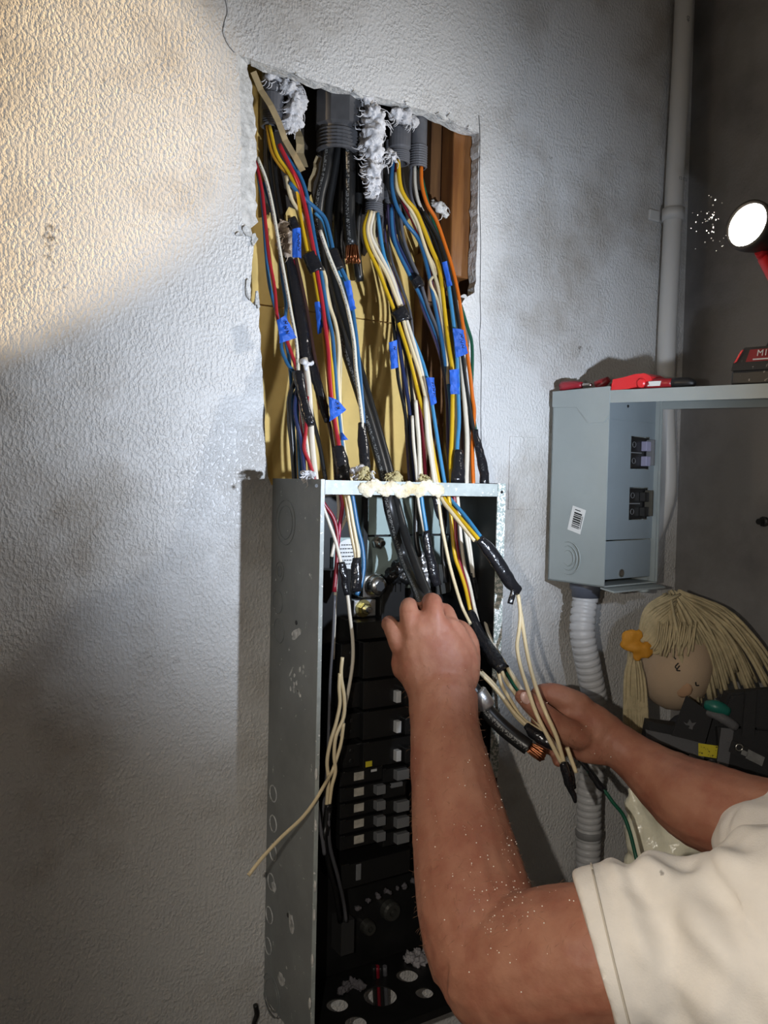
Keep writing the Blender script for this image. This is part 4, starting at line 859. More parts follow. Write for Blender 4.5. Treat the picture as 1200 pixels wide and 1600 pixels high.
def flag(label, quad, Y=None, marks=3):
    """painter's tape flag folded round a wire; quad of 4 pixels clockwise from top left"""
    yy = Y if Y is not None else Yof(sum(q[1] for q in quad)/4)-0.030
    nu, nv = 7, 8; bm = bmesh.new(); G = [[], []]
    def at(u, v, d=0.0):
        tx = quad[0][0]*(1-u)*(1-v)+quad[1][0]*u*(1-v)+quad[2][0]*u*v+quad[3][0]*(1-u)*v
        ty = quad[0][1]*(1-u)*(1-v)+quad[1][1]*u*(1-v)+quad[2][1]*u*v+quad[3][1]*(1-u)*v
        p = PY(tx, ty, yy); bulge = 0.0045*math.sin(math.pi*u)+0.0022*noise.noise(V((tx*.25, ty*.25, 1.3)))
        return p+V((0, -bulge+d, 0))
    for l_, d in ((0, 0), (1, 0.0016)):
        for j in range(nv+1): G[l_].append([bm.verts.new(at(i/nu+(random.uniform(-.05, .05) if j in (0, nv) and l_ == 0 else 0), j/nv, d)) for i in range(nu+1)])
    for j in range(nv):
        for i in range(nu):
            bm.faces.new((G[0][j][i], G[0][j][i+1], G[0][j+1][i+1], G[0][j+1][i])); bm.faces.new((G[1][j][i], G[1][j+1][i], G[1][j+1][i+1], G[1][j][i+1]))
    for j in range(nv):
        bm.faces.new((G[0][j][0], G[0][j+1][0], G[1][j+1][0], G[1][j][0])); bm.faces.new((G[0][j][nu], G[1][j][nu], G[1][j+1][nu], G[0][j+1][nu]))
    for i in range(nu):
        bm.faces.new((G[0][0][i], G[1][0][i], G[1][0][i+1], G[0][0][i+1])); bm.faces.new((G[0][nv][i], G[0][nv][i+1], G[1][nv][i+1], G[1][nv][i]))
    e = empty('tape_flag'); finish('tape', bm, TAPEBLUE, e, False)
    for k in range(marks):                         # hand-inked strokes
        u, v = random.uniform(.3, .5), 0.2+0.6*k/max(1, marks)
        tube('ink_stroke', [at(u, v, -.0006), at(u+.25, v+.03, -.0006), at(u+.05, v+.10, -.0006), at(u+.28, v+.14, -.0006)], 0.0006, INK, e, 4, 3)
    tag(setbase(e, at(.5, 1)), label, 'tape flag', 'blue painter tape flags'); return e
flag('small upright blue tape flag with ink marks near the top left', [(457, 358), (470, 356), (471, 404), (457, 402)], -0.01, 4)
flag('blue tape flag with ink marks on the crimson wire', [(433, 500), (446, 492), (463, 528), (438, 536)], None, 3)
flag('narrow blue tape flag behind the thick red wire', [(492, 472), (499, 472), (508, 518), (497, 522)], -0.012, 1)
flag('star-shaped blue tape flag above the panel on the red and yellow bundle', [(514, 620), (530, 628), (541, 640), (516, 658)], None, 2)
flag('tiny blue tape corner below the star-shaped flag', [(533, 676), (535, 676), (544, 687), (534, 688)], None, 0)
flag('dark blue tape flag hanging left of the centre bundle', [(608, 535), (620, 531), (622, 574), (612, 577)], None, 1)
flag('blue tape on the sky-blue wire right of the centre bundle', [(666, 590), (678, 590), (682, 628), (674, 634)], None, 3)
flag('largest blue tape flag with ink marks on the right group', [(708, 513), (724, 516), (731, 552), (713, 559)], None, 3)
flag('blue tape wrapped on the yellow and blue wires below the largest flag', [(703, 578), (717, 576), (718, 616), (704, 616)], None, 0)
flag('blue tape sleeve at the top of the right group beside the wood block', [(691, 410), (698, 408), (707, 446), (700, 448)], None, 0)
flag('blue tape sleeve on the blue wire of the third bundle', [(538, 440), (547, 438), (556, 482), (548, 486)], None, 0)
# scrap of silver tape on the left bundle
o = crust('tape_scrap', [PY(x, y, -0.04) for x, y in [(473, 566), (480, 568), (487, 567), (478, 574)]], [0.005, .006, .004, .004], mat('crumpled_silver_tape', (0.62, 0.62, 0.63), 0.4, bump=0.6, bscale=150), None, amp=0.004); tag(o, 'crumpled silver-white tape scrap on the left bundle', 'tape scrap')
# leads seen through the large hole of the bottom plate
for i, (dx, c, lb) in enumerate([(-6, 'black', 'black wire seen through the large bottom hole'), (-1, 'darkred', 'maroon wire seen through the large bottom hole'), (4, 'black', 'rightmost black wire seen through the large bottom hole'), (11, 'grey', 'grey wire seen through the large bottom hole')]):
    wire(lb, c, [(590+dx, 1510, -.05), (592+dx, 1550, -.04), (594+dx, 1600, -.02), (594+dx, 1660, -.012)], 0, 0.0042)
wire('black cable stub at the foot of the panel left side', 'black', [(399, 1570, -.012), (401, 1585, -.012), (397, 1600, -.012), (392, 1640, -.012)], 0, 0.004)

# ------------------------------------------------------------------ white painted pipe in the corner
pr = 0.0185
e = empty('painted_pipe')
def PC(px, py, Y=-0.028): return PY(px, py, Y)
xp = PC(1052, 330).x
pz = lambda py: PC(1052, py).z
path = [V((xp+0.012, -0.028, ZT)), V((xp+0.010, -0.028, pz(60))), V((xp, -0.028, pz(330))), V((xp-0.006, -0.028, pz(600))), V((xp-0.004, -0.028, pz(690)))]
tube('pipe', path[:4]+[PC(1043, 750), PC(1034, 800), PC(1016, 845), PC(1000, 870)], pr, PIPEW, e, 18, 6)
tag(setbase(e, path[-1]), 'white painted pipe running up the corner beside the dark wall', 'pipe')
ex = empty('pipe_strap')
z0 = pz(336)
lathe('band', (xp, -0.028, z0-0.012), (0, 0, 1), [(0, pr*1.0), (0, pr*1.22), (0.024, pr*1.22), (0.024, pr)], PIPEW, ex, 20, True)
box('ear', (xp-0.044, -0.006, z0-0.011), (xp-0.014, 0.0, z0+0.011), PIPEW, ex, 0.002)
lathe('screw', (xp+pr*1.2, -0.028, z0), (1, -0.4, 0), [(0, 0.004), (0.005, 0.004), (0.006, 0.002)], BLKIN, ex, 8)
tag(setbase(ex, (xp, 0, z0)), 'white painted strap clamped round the corner pipe', 'pipe strap')
o = lathe('wall_bolt', PX(1195, 815, XC)+V((0, 0, 0)), (-1, 0, 0), [(0, 0.010), (0.006, 0.010), (0.008, 0.006), (0.02, 0.006)], BLK, None, 10); tag(o, 'small black bolt on the dark side wall at the right edge', 'bolt')

# ------------------------------------------------------------------ small panel with raised hood
BY = math.radians(6.0)
BX = V((math.cos(BY), math.sin(BY), 0)); BO = V((math.sin(BY), -math.cos(BY), 0)); BZ = V((0, 0, 1))
org = PY(856, 906, -0.018)
def solve(f, target, lo, hi, idx=0):
    for _ in range(60):
        m_ = (lo+hi)/2
        if proj(f(m_))[idx] < target: lo = m_
        else: hi = m_
    return (lo+hi)/2
dep = solve(lambda s: org+BO*s, 943, 0.02, 0.35)
wid = solve(lambda s: org+BO*dep+BX*s, 1027, 0.03, 0.35)
hgt = PY(856, 612, -0.018).z-org.z
def B(x, o_, z): return org+BX*x+BO*o_+BZ*z
tk = 0.0025
sp = empty('small_panel')
lp = fbox('side_plate', B(0, 0, 0), BX*tk, BO*dep, BZ*hgt, BOXM, sp)
fbox('side_plate', B(wid-tk, 0, 0), BX*tk, BO*dep, BZ*hgt, BOXM, sp)
fbox('back_plate', B(0, 0, 0), BX*wid, BO*tk, BZ*hgt, BOXM, sp)
fbox('top_plate', B(0, 0, hgt-tk), BX*wid, BO*dep, BZ*tk, BOXM, sp)
fbox('bottom_plate', B(0, 0, 0), BX*wid, BO*dep, BZ*tk, BOXM, sp)
# folded top cap with bevelled lower edge on the side
capz = hgt-0.062
bm = bmesh.new()
cp = [B(-0.0018, dep*0.0, hgt+0.001), B(-0.0018, dep*1.01, hgt+0.001), B(-0.0018, dep*1.01, capz+0.012), B(-0.0018, dep*0.93, capz), B(-0.0018, dep*0.66, capz), B(-0.0018, dep*0.45, capz+0.030), B(-0.0018, 0.0, capz+0.034)]
add_plate(bm, [cp], BX, 0.0018); finish('cap_flap', bm, BOXM, sp)
# dead front, set back a little, two windows
dfo = dep-0.012; wx0, wx1 = wid*0.50, wid*0.86
def win(z0, z1): return [B(wx0, dfo, z0), B(wx1, dfo, z0), B(wx1, dfo, z1), B(wx0, dfo, z1)]
zA0, zA1, zB0, zB1 = hgt*0.60, hgt*0.77, hgt*0.335, hgt*0.505
bm = bmesh.new(); add_plate(bm, [[B(tk, dfo, hgt*0.235), B(wid*0.95, dfo, hgt*0.235), B(wid*0.95, dfo, hgt-tk), B(tk, dfo, hgt-tk)], win(zA0, zA1), win(zB0, zB1)], BO, 0.0018)
finish('dead_front', bm, BOXF, sp)
fbox('lower_cover', B(tk, dfo+0.001, 0.012), BX*(wid*0.90), BO*0.003, BZ*(hgt*0.235-0.014), BOXF, sp, 0.0008)
fbox('door_frame', B(wid*0.95, dfo-0.002, tk), BX*(wid*0.05-tk), BO*0.012, BZ*(hgt-2*tk), BOXM, sp)
fbox('inner_ridge', B(tk, dfo+0.002, hgt*0.845), BX*(wid*0.88), BO*0.0015, BZ*0.0018, BOXF, sp)
lathe('cover_screw', B(wid*0.37, dfo+0.003, 0.022), BO, [(0, 0.0075), (0.003, 0.0075), (0.004, 0.005)], CHROME, sp, 14)
lathe('screw_hole', B(wid*0.42, dfo+0.0015, hgt*0.92), BO, [(0, 0.0028), (0.0008, 0.0028)], BLK, sp, 10)
# bent lip and hasp under the box
fbox('hasp_lip', B(0.004, dep-0.01, -0.004), BX*(wid*0.95), BO*0.03-BZ*0.004, BZ*0.003, BOXM, sp)
ring('hasp_eye', B(wid*0.62, dep+0.012, -0.010), BZ, 0.008, 0.003, BOXM, sp)
# knockout rings on its side
for R in (0.038, 0.028, 0.018): ring('knockout_ring', B(-0.0003, dep*0.37, 0.046), -BX, R*0.8, 0.0011, BOXM, lp)
# barcode sticker
sc_ = B(-0.0008, dep*0.50, hgt*0.33)
tilt = math.radians(-14); su = (BO*math.cos(tilt)+BZ*math.sin(tilt)); sv = (BZ*math.cos(tilt)-BO*math.sin(tilt))
stk = fbox('barcode_sticker', sc_-su*0.0155-sv*0.023, su*0.031, BX*0.0006, sv*0.046, WHT, lp)
yy = -0.015
while yy < 0.011:
    th_ = random.choice((0.0012, 0.0018, 0.003)); fbox('bar', sc_-BX*0.0004-su*0.008+sv*yy, su*0.018, BX*0.0003, sv*th_, BLK, stk); yy += th_+random.choice((0.0013, 0.0020))
fbox('print_line', sc_-BX*0.0004-su*0.008+sv*0.017, su*0.013, BX*0.0003, sv*0.0016, BLK, stk)
fbox('print_line', sc_-BX*0.0004+su*0.0118-sv*0.014, su*0.0014, BX*0.0003, sv*0.024, GRYPL, stk)
# hub underneath
lathe('conduit_hub', B(wid*0.28, dep*0.42, 0.001), (0, 0, -1), [(0, 0.030), (0.014, 0.030), (0.018, 0.026), (0.03, 0.026)], mat('slate_plastic', (0.10, 0.11, 0.14), 0.45), sp, 20, True)
# raised hood
A0 = B(0, dep, hgt-0.028)
drop = 0.0
lo, hi = -0.3, 0.6
for _ in range(50):
    drop = (lo+hi)/2; d_ = (BO-BZ*drop).normalized()
    s_ = solve(lambda s: A0+d_*s, 1200, 0.05, 0.9)
    if proj(A0+d_*s_)[1] < 622: lo = drop
    else: hi = drop
HD = (BO-BZ*drop).normalized(); HN = BX.cross(HD); HN = HN if HN.z > 0 else -HN
HL = 0.34; HH = 0.020
hood = fbox('hood', A0+HN*HH, BX*wid, HD*HL, HN*0.002, BOXM, sp)
fbox('hood_flange', A0, BX*0.002, HD*HL, HN*HH, BOXM, hood); fbox('hood_flange', A0+BX*(wid-0.002), BX*0.002, HD*HL, HN*HH, BOXM, hood)
fbox('hood_flange', A0+HD*(HL-0.002), BX*wid, HD*0.002, HN*HH, BOXM, hood)
tag(setbase(sp, org), 'light grey small breaker box with its hood raised like a shelf', 'electrical panel')
def boxbreaker(z0, z1, label, light):
    e = empty('circuit_breaker')
    fbox('body', B(wx0+0.0015, 0.02, z0+0.0015), BX*(wx1-wx0-0.003), BO*(dfo-0.022), BZ*(z1-z0-0.003), BLKPL, e)
    for k in range(2):
        zz = z0+(z1-z0)*(0.10+0.46*k)
        fbox('toggle', B(wx0+(wx1-wx0)*0.62, dfo-0.002, zz), BX*((wx1-wx0)*0.25), BO*0.012, BZ*((z1-z0)*0.3), mat('violet_grey_plastic', (0.30, 0.29, 0.40), 0.4) if light else BLKPL, e, 0.001)
    fbox('handle_tie', B(wx0+(wx1-wx0)*0.84, dfo, z0+(z1-z0)*0.12), BX*((wx1-wx0)*0.1), BO*0.016, BZ*((z1-z0)*0.8), GRYPL if light else mat('olive_plastic', (0.07, 0.065, 0.05), 0.4), e, 0.001)
    for k in range(2):
        ring('embossed_mark', B(wx0+(wx1-wx0)*0.25, dfo-0.0018, z0+(z1-z0)*(0.25+0.5*k)), BO, 0.005, 0.0007, GRYPL, e, 16, 4)
    fbox('mid_groove', B(wx0+0.002, dfo-0.003, (z0+z1)/2-0.001), BX*((wx1-wx0)*0.6), BO*0.002, BZ*0.002, GRYPL, e)
    tag(setbase(e, B(wx0, 0.02, z0)), label, 'breaker')
boxbreaker(zA0, zA1, 'upper breaker with pale violet toggles in the small grey box', True)
boxbreaker(zB0, zB1, 'lower all-black breaker in the small grey box', False)
# corrugated conduit
cp = [B(wid*0.28, dep*0.42, -0.025)]
for px, py, Y in [(910, 985, -.075), (920, 1045, -.075), (930, 1095, -.07), (934, 1135, -.065), (928, 1190, -.06), (921, 1240, -.055), (920, 1300, -.05), (918, 1370, -.05), (915, 1460, -.05), (912, 1560, -.05)]: cp.append(PY(px, py, Y))
cp.append(V((cp[-1].x, -0.05, 0.35))); cp.append(V((cp[-1].x, -0.05, 0.01)))
dense = [V(a) for a in catmull([tuple(p) for p in cp], 24)]
L_ = [0.0]
for a, b in zip(dense, dense[1:]): L_.append(L_[-1]+(b-a).length)
res = []; per = 0.0135; step = per/5; q = 0; d = 0.0
while d < L_[-1]:
    while q < len(L_)-2 and L_[q+1] < d: q += 1
    t_ = (d-L_[q])/max(1e-9, L_[q+1]-L_[q]); res.append(dense[q].lerp(dense[q+1], t_)); d += step
rs = [0.0205 if i % 5 == 0 else 0.0240 for i in range(len(res))]
bm = bmesh.new(); add_tube(bm, res, rs, 18, 1, True, None, False)
tag(finish('corrugated_conduit', bm, FLEX), 'white corrugated flexible conduit hanging from the small grey box', 'conduit')
zr = PY(920, 1296, -0.05)
tag(lathe('conduit_joint', zr, (0.02, 0, -1), [(0, 0.0245), (0.002, 0.0258), (0.012, 0.0258), (0.014, 0.0245)], mat('dark_joint_band', (0.25, 0.25, 0.25), 0.5), None, 20, True), 'grey joint band on the lower corrugated conduit', 'conduit joint')

# ------------------------------------------------------------------ things on the hood and box
def H(l_, w_, n_): return A0+HD*l_+BX*w_+HN*(HH+0.002+n_)
def l_at(px, w_=0.03): return solve(lambda s: H(s, w_, 0), px, 0.0, 0.8)
# red cutter: curved jaw guard + handle
e = empty('cable_cutter')
l0, l1 = l_at(956, 0.004), l_at(1016, 0.004)
bm = bmesh.new(); n_ = 12; top = []
prof = [(l0, 0.006), (l0+0.002, 0.019), (l0+(l1-l0)*0.3, 0.0215), (l0+(l1-l0)*0.6, 0.026), (l0+(l1-l0)*0.85, 0.0265), (l1, 0.021), (l1+0.004, 0.014), (l0+(l1-l0)*0.8, 0.010), (l0+(l1-l0)*0.65, 0.004), (l0+(l1-l0)*0.4, 0.001), (l0, 0.0005)]
add_plate(bm, [[H(a, 0.002, b) for a, b in prof]], BX, 0.045); finish('curved_guard', bm, RED, e)
lathe('pivot', H(l0+(l1-l0)*0.80, -0.003, 0.010), BX, [(0, 0.006), (0.002, 0.008), (0.03, 0.008)], RED, e, 18)
l2 = l_at(1085, 0.02)
bm = bmesh.new(); add_tube(bm, [H(l0+(l1-l0)*0.85, 0.008, 0.008), H(l0+(l1-l0)*1.2, 0.010, 0.009), H((l1+l2)/2, 0.014, 0.009)], [0.0075, 0.0085, 0.008], 12, 4); finish('handle', bm, REDD, e)
bm = bmesh.new(); add_tube(bm, [H((l1+l2)/2, 0.014, 0.009), H(l2-0.01, 0.018, 0.009), H(l2, 0.02, 0.006)], [0.0085, 0.0085, 0.005], 12, 4); finish('handle_tip', bm, BLK, e)
fbox('white_label', H(l1-0.004, 0.0010, 0.004), HD*0.024, BX*0.001, HN*0.008+HD*0.002, WHT, e)
tag(setbase(e, H(l0, 0.01, 0)), 'bright red curved cutter with black-tipped handle lying on the raised hood', 'cutter')
# red handled driver lying on the box top
def Tp(o_, x_, z_): return B(x_, o_, hgt+0.0015+z_)
e = empty('screwdriver')
bm = bmesh.new(); add_tube(bm, [Tp(0.010, 0.012, 0.009), Tp(0.035, 0.014, 0.010), Tp(0.055, 0.016, 0.009)], [0.010, 0.0085, 0.006], 6, 3); finish('handle', bm, REDT, e)
bm = bmesh.new(); add_tube(bm, [Tp(0.055, 0.016, 0.009), Tp(0.075, 0.018, 0.008)], [0.004, 0.003], 10, 2); finish('shaft', bm, CHROME, e)
tag(setbase(e, Tp(0.03, 0.014, 0)), 'clear red screwdriver handle at the back edge of the small box top', 'screwdriver')
e = empty('wire_connector')
bm = bmesh.new(); add_tube(bm, [Tp(0.070, 0.040, 0.007), Tp(0.082, 0.044, 0.014), Tp(0.092, 0.046, 0.020)], [0.011, 0.009, 0.005], 10, 3); finish('cone', bm, REDD, e)
bm = bmesh.new(); add_tube(bm, [Tp(0.095, 0.050, 0.006), Tp(0.115, 0.055, 0.008), Tp(0.13, 0.06, 0.006)], [0.006, 0.008, 0.004], 10, 3); finish('wing', bm, REDD, e)
tag(setbase(e, Tp(0.07, 0.04, 0)), 'dark red plastic connector behind the clear red screwdriver', 'connector')
# work light standing on the hood on its battery
e = empty('work_light')
lb0 = l_at(1146, 0.03); lb1 = lb0+0.085; wb0, wb1 = 0.02, 0.11
def Q(l_, w_, n_): return H(l_, w_, n_)
sl = (Q(1, 0, 0)-Q(0, 0, 0)); 
bm = bmesh.new(); add_frame_box(bm, Q(lb0, wb0, 0.0005), HD*(lb1-lb0), BX*(wb1-wb0), HN*0.024, 0.004); finish('battery_foot', bm, BLKR, e)
bm = bmesh.new()
vs_ = []
for n_, i0, i1 in ((0.024, 0.0, 0.0), (0.036, 0.001, 0.002), (0.060, 0.016, 0.006)):
    vs_.append([bm.verts.new(Q(*p, n_)) for p in ((lb0+i0, wb0+i1), (lb1-i0*.3, wb0+i1), (lb1-i0*.3, wb1-i1), (lb0+i0, wb1-i1))])
for a, b in zip(vs_, vs_[1:]):
    for k in range(4): bm.faces.new((a[k], a[(k+1) % 4], b[(k+1) % 4], b[k]))
bm.faces.new(vs_[0][::-1]); bm.faces.new(vs_[-1]); finish('battery', bm, BLKR, e)
fbox('red_side', Q(lb0+0.004, wb0-0.001, 0.036), HD*0.010+HN*0.018, BX*0.002, HD*0.004+HN*0.002, RED, e)
pl0 = Q(lb0+0.022, wb0+0.0015, 0.037); fbox('label_panel', pl0, HD*0.055, BX*0.001, HN*0.019+BX*0.0035+HD*.004, REDD, e)
dirt_ = (HN*0.019+BX*0.0035).normalized()
text_obj('battery_print', 'M18', 0.014, pl0+HD*0.030+HN*0.012-BX*0.0005, HD, dirt_, WHT, e)
fbox('print_bar', pl0+HD*0.012+HN*0.002-BX*0.001, HD*0.03, BX*0.0008, HN*0.002, WHT, e)
# body up to the head
hc = PD(1167, 351, (Q(lb0+0.03, wb0, 0)-CAM).dot(FW)-0.0)
ln = (-FW*0.50-RT*0.76+UP*0.10).normalized()
bm = bmesh.new(); add_tube(bm, [Q(lb0+0.060, 0.06, 0.055), Q(lb0+0.078, 0.06, 0.11), Q(lb0+0.075, 0.055, 0.17), hc-ln*0.075], [0.026, 0.022, 0.022, 0.020], 14, 5); finish('handle', bm, BLKR, e)
bm = bmesh.new(); add_tube(bm, [Q(lb0+0.066, 0.055, 0.12), Q(lb0+0.050, 0.05, 0.16), hc-ln*0.050-UP*0.038, hc-ln*0.030-UP*0.034], [0.014, 0.013, 0.012, 0.006], 12, 5); finish('yoke', bm, RED, e)
RL = 0.0345*(hc-CAM).dot(FW)/1.3
lathe('head', hc-ln*0.085, ln, [(0, RL*0.45), (0.02, RL*0.7), (0.045, RL*0.95), (0.07, RL*1.12), (0.086, RL*1.12), (0.0865, RL*0.98), (0.081, RL*0.96)], mat('dark_brown_rubber', (0.05, 0.042, 0.036), 0.45), e, 30, True)
lathe('lens', hc-ln*0.004, ln, [(0, RL*0.985), (0.0025, RL*0.95), (0.004, RL*0.6), (0.0045, 0.002)], LENS, e, 30, True)
tag(setbase(e, Q(lb0, wb0, 0)), 'lit red and black cordless work light standing on the raised hood', 'work light')
sl_ = spot('work_light_beam', hc+ln*0.004, hc+ln, 17, (1.0, 0.96, 0.90), 150, 0.9, RL*0.9)
# floating plaster dust in front of the lens
bm = bmesh.new()
for i in range(46):
    px = random.gauss(1108, 16); py = random.gauss(345, 22); c = PD(px, py, random.uniform(1.2, 1.4)); bmesh.ops.create_icosphere(bm, subdivisions=1, radius=random.choice((0.0007, 0.0009, 0.0013)), matrix=Matrix.Translation(c))
o = finish('floating_dust', bm, mat('bright_dust', (0.95, 0.9, 0.8), 0.9)); tag(o, 'bright specks of plaster dust drifting left of the lit lens', 'dust', kind='stuff')

# ------------------------------------------------------------------ background: table, sack, doll, tool pouch
DT = 1.52
zt = PD(1050, 1425, 1.45).z
tb = empty('side_table'); cx, cy = PD(1120, 1425, 1.42).x, PD(1120, 1425, 1.42).y
tx0, tx1, ty0, ty1 = cx-0.22, XC-0.01, cy-0.22, -0.12
box('table_top', (tx0, ty0, zt-0.025), (tx1, ty1, zt), WOODD, tb, 0.003)
for x in (tx0+0.03, tx1-0.06):
    for y in (ty0+0.03, ty1-0.06): box('leg', (x, y, 0), (x+0.03, y+0.03, zt-0.025), WOODD, tb)
tag(setbase(tb, (cx, cy, 0)), 'dark wooden side table behind the worker holding sack, doll and pouch', 'table')
# sack
bm = bmesh.new()
for px, py, r, d_ in [(1010, 1300, 42, 1.40), (1045, 1330, 60, 1.40), (1080, 1300, 70, 1.42), (1020, 1370, 52, 1.40), (1090, 1370, 74, 1.42), (990, 1255, 18, 1.40), (985, 1235, 10, 1.40), (1040, 1265, 40, 1.42), (1120, 1280, 60, 1.42)]:
    add_ball(bm, PD(px, py, d_), r*d_/F, [(V((0, 1, 0)), 0.8)], 2)
def sackd(c, n_):
    c = c+n_*(0.010*noise.noise(c*14)+0.006*noise.noise(c*38)); c.z = max(c.z, zt+0.0015); return c
o = remesh('plastic_sack', bm, 0.006, SACK, None, 8, 0.6, sackd); tag(o, 'crinkled cream plastic sack under the right forearm', 'sack')
# doll
dl = empty('rag_doll')
hcn = PD(1052, 1035, DT); s = DT/F
fd = (-FW*0.82-RT*0.30-UP*0.25).normalized()
bm = bmesh.new(); add_ball(bm, hcn, 66*s, [(UP, 1.12), (RT, 0.88)], 3); hd = finish('head', bm, DOLLS, dl, True)
bm = bmesh.new(); add_ball(bm, PD(1075, 1200, DT+0.04), 52*s, [(UP, 1.7)], 3); finish('body', bm, mat('doll_dress', (0.05, 0.05, 0.06), 0.9), dl, True)
def surf(px, py, lift=0.001):                        # point on the face surface
    r_ = ray(px, py).normalized(); oc = CAM-hcn
    def sc(v): return V((v.dot(RT)/0.88, v.dot(UP)/1.12, v.dot(FW)))/(66*s)
    o2, d2 = sc(oc), sc(r_); a = d2.dot(d2); b = 2*o2.dot(d2); c = o2.dot(o2)-1; q = max(0, b*b-4*a*c)
    return CAM+r_*((-b-math.sqrt(q))/(2*a)-lift)
for pts in ([(1060, 1036), (1055, 1042), (1059, 1046)], [(1062, 1040), (1057, 1047), (1063, 1048)], [(1054, 1018), (1053, 1026), (1056, 1030)], [(1087, 1066), (1088, 1071), (1092, 1071)]):
    tube('stitch', [surf(*p) for p in pts], 0.0012, BLK, hd, 5, 3)
bm = bmesh.new(); add_ball(bm, surf(1066, 1076, -0.006), 15*s, [(fd, 0.3)], 2); finish('cheek', bm, mat('orange_blush', (0.48, 0.29, 0.17), 0.9), hd, True)
bm = bmesh.new()
def strand(pts, r=0.0024): add_tube(bm, pts, [r*0.8, r, r, r*0.9, r*0.6][:len(pts)] if len(pts) <= 5 else r, 5, 4)
for i in range(75):                                   # loose hair falling to the right
    t_ = i/74; lay = random.random()
    x0, y0 = 1040+22*t_+random.uniform(-6, 6), 928+random.uniform(-6, 8)
    x3 = 1066+150*t_**1.1+random.uniform(-6, 6); y3 = 1090+random.uniform(-26, 16)-28*t_
    x1, y1 = x0+(x3-x0)*0.36+16*t_, y0+24+26*(1-t_)+10*random.random()
    x2, y2 = x0+(x3-x0)*0.72+8*t_, y0+(y3-y0)*0.58
    d0 = DT-0.03; f1 = -0.075+0.05*t_+0.03*lay
    strand([PD(x0, y0, d0), PD(x1, y1, DT+f1), PD(x2, y2, DT+f1-0.004), PD(x3, y3, DT+f1+0.012)], random.uniform(0.0026, 0.0042))
for i in range(46):                                   # hair combed left into the tail
    t_ = i/45; x0, y0 = 1050+random.uniform(-10, 14)-8*t_, 926+46*t_+random.uniform(-3, 3)
    mx_, my_ = 1018+14*t_-10*(1-t_), 952+66*t_
    strand([PD(x0, y0, DT-0.055+0.02*(1-t_)), PD(mx_, my_, DT-0.072+0.01*(1-t_)), PD(1000+random.uniform(-4, 4), 1006+10*t_, DT-0.055)], random.uniform(0.0022, 0.0034))
for i in range(18):                                   # fringe
    x0 = 1030+i*3.4; strand([PD(x0, 975+random.uniform(-5, 5), DT-0.070), PD(x0-4, 1000, DT-0.080), PD(x0-9+random.uniform(-5, 5), 1020+random.uniform(-6, 10), DT-0.079)], 0.0019)
for i in range(34):                                   # tail below the ribbon
    t_ = i/33; x3 = 976+38*t_+random.uniform(-3, 3)
    strand([PD(990+random.uniform(-8, 8), 1012, DT-0.05), PD(978+26*t_, 1050, DT-0.058+random.uniform(-.012, .012)), PD(976+34*t_, 1100, DT-0.056), PD(x3, 1140+random.uniform(-12, 14), DT-0.05)], random.uniform(0.0022, 0.0032))
h_ = finish('yarn_hair', bm, YARN, dl); h_['kind'] = 'stuff'
rb = empty('x'); bpy.data.objects.remove(rb)
bm = bmesh.new()
for c_, rr, ax in [((985, 997), 14, 0.5), ((982, 1006), 12, 0.5), ((1010, 1016), 13, 0.5), ((994, 1012), 9, 0.7), ((995, 1024), 9, 0.5), ((998, 992), 9, .5)]: add_ball(bm, PD(*c_, DT-0.066), rr*s, [(FW, ax)], 2)
remesh('ribbon', bm, 0.0032, ORANGE, dl, 3, 0.5, lambda c, n_: c+n_*0.005*noise.noise(c*60))
tag(setbase(dl, PD(1075, 1290, DT)), 'rag doll with cream yarn hair and an orange ribbon behind the arms', 'doll')
# tool pouch
tp = empty('tool_pouch'); dp = 1.40
def slab(name, pix, d_, th_, m, parent, bev=0.004, dd=None):
    pts = [PD(x, y, d_+(dd[i] if dd else 0)) for i, (x, y) in enumerate(pix)]; bm = bmesh.new(); add_plate(bm, [pts], FW, th_)
    bmesh.ops.bevel(bm, geom=[e_ for e_ in bm.edges if e_.calc_length() > 0.006 and len(e_.link_faces) == 2 and e_.calc_face_angle(0) > 0.6], offset=bev, segments=2, affect='EDGES')
    return finish(name, bm, m, parent)
slab('pouch_body', [(1020, 1132), (1080, 1140), (1130, 1105), (1240, 1120), (1250, 1300), (1150, 1330), (1050, 1190), (1015, 1160)], dp+0.01, 0.05, FABB, tp)
fl = slab('front_flap', [(1074, 1090), (1112, 1118), (1100, 1160), (1052, 1148)], dp-0.012, 0.010, FABB, tp, 0.002)
# emblem on the flap
bm = bmesh.new(); add_plate(bm, [[PD(x, y, dp-0.0132) for x, y in [(1068, 1128), (1074, 1131), (1078, 1124), (1081, 1130), (1088, 1129), (1083, 1135), (1082, 1140), (1076, 1138), (1078, 1134), (1072, 1133)]]], FW, 0.001); finish('emblem', bm, FABG, fl)
slab('side_strap', [(1010, 1141), (1100, 1160), (1098, 1186), (1072, 1176), (1012, 1152)], dp-0.006, 0.008, FABG, tp, 0.002)
slab('front_pocket', [(1125, 1140), (1250, 1150), (1250, 1245), (1130, 1210)], dp-0.018, 0.025, FABB, tp)
slab('upper_pocket', [(1140, 1084), (1250, 1075), (1250, 1140), (1128, 1128)], dp-0.02, 0.03, FABB, tp)
slab('pocket_trim', [(1128, 1138), (1146, 1140), (1136, 1205), (1120, 1200)], dp-0.022, 0.004, FABG, tp, 0.001)
slab('pocket_trim', [(1165, 1080), (1182, 1080), (1178, 1150), (1160, 1150)], dp-0.026, 0.005, FABB, tp, 0.001)
slab('maker_tag', [(1092, 1162), (1121, 1166), (1119, 1184), (1092, 1180)], dp-0.012, 0.003, YEL, tp, 0.0008)
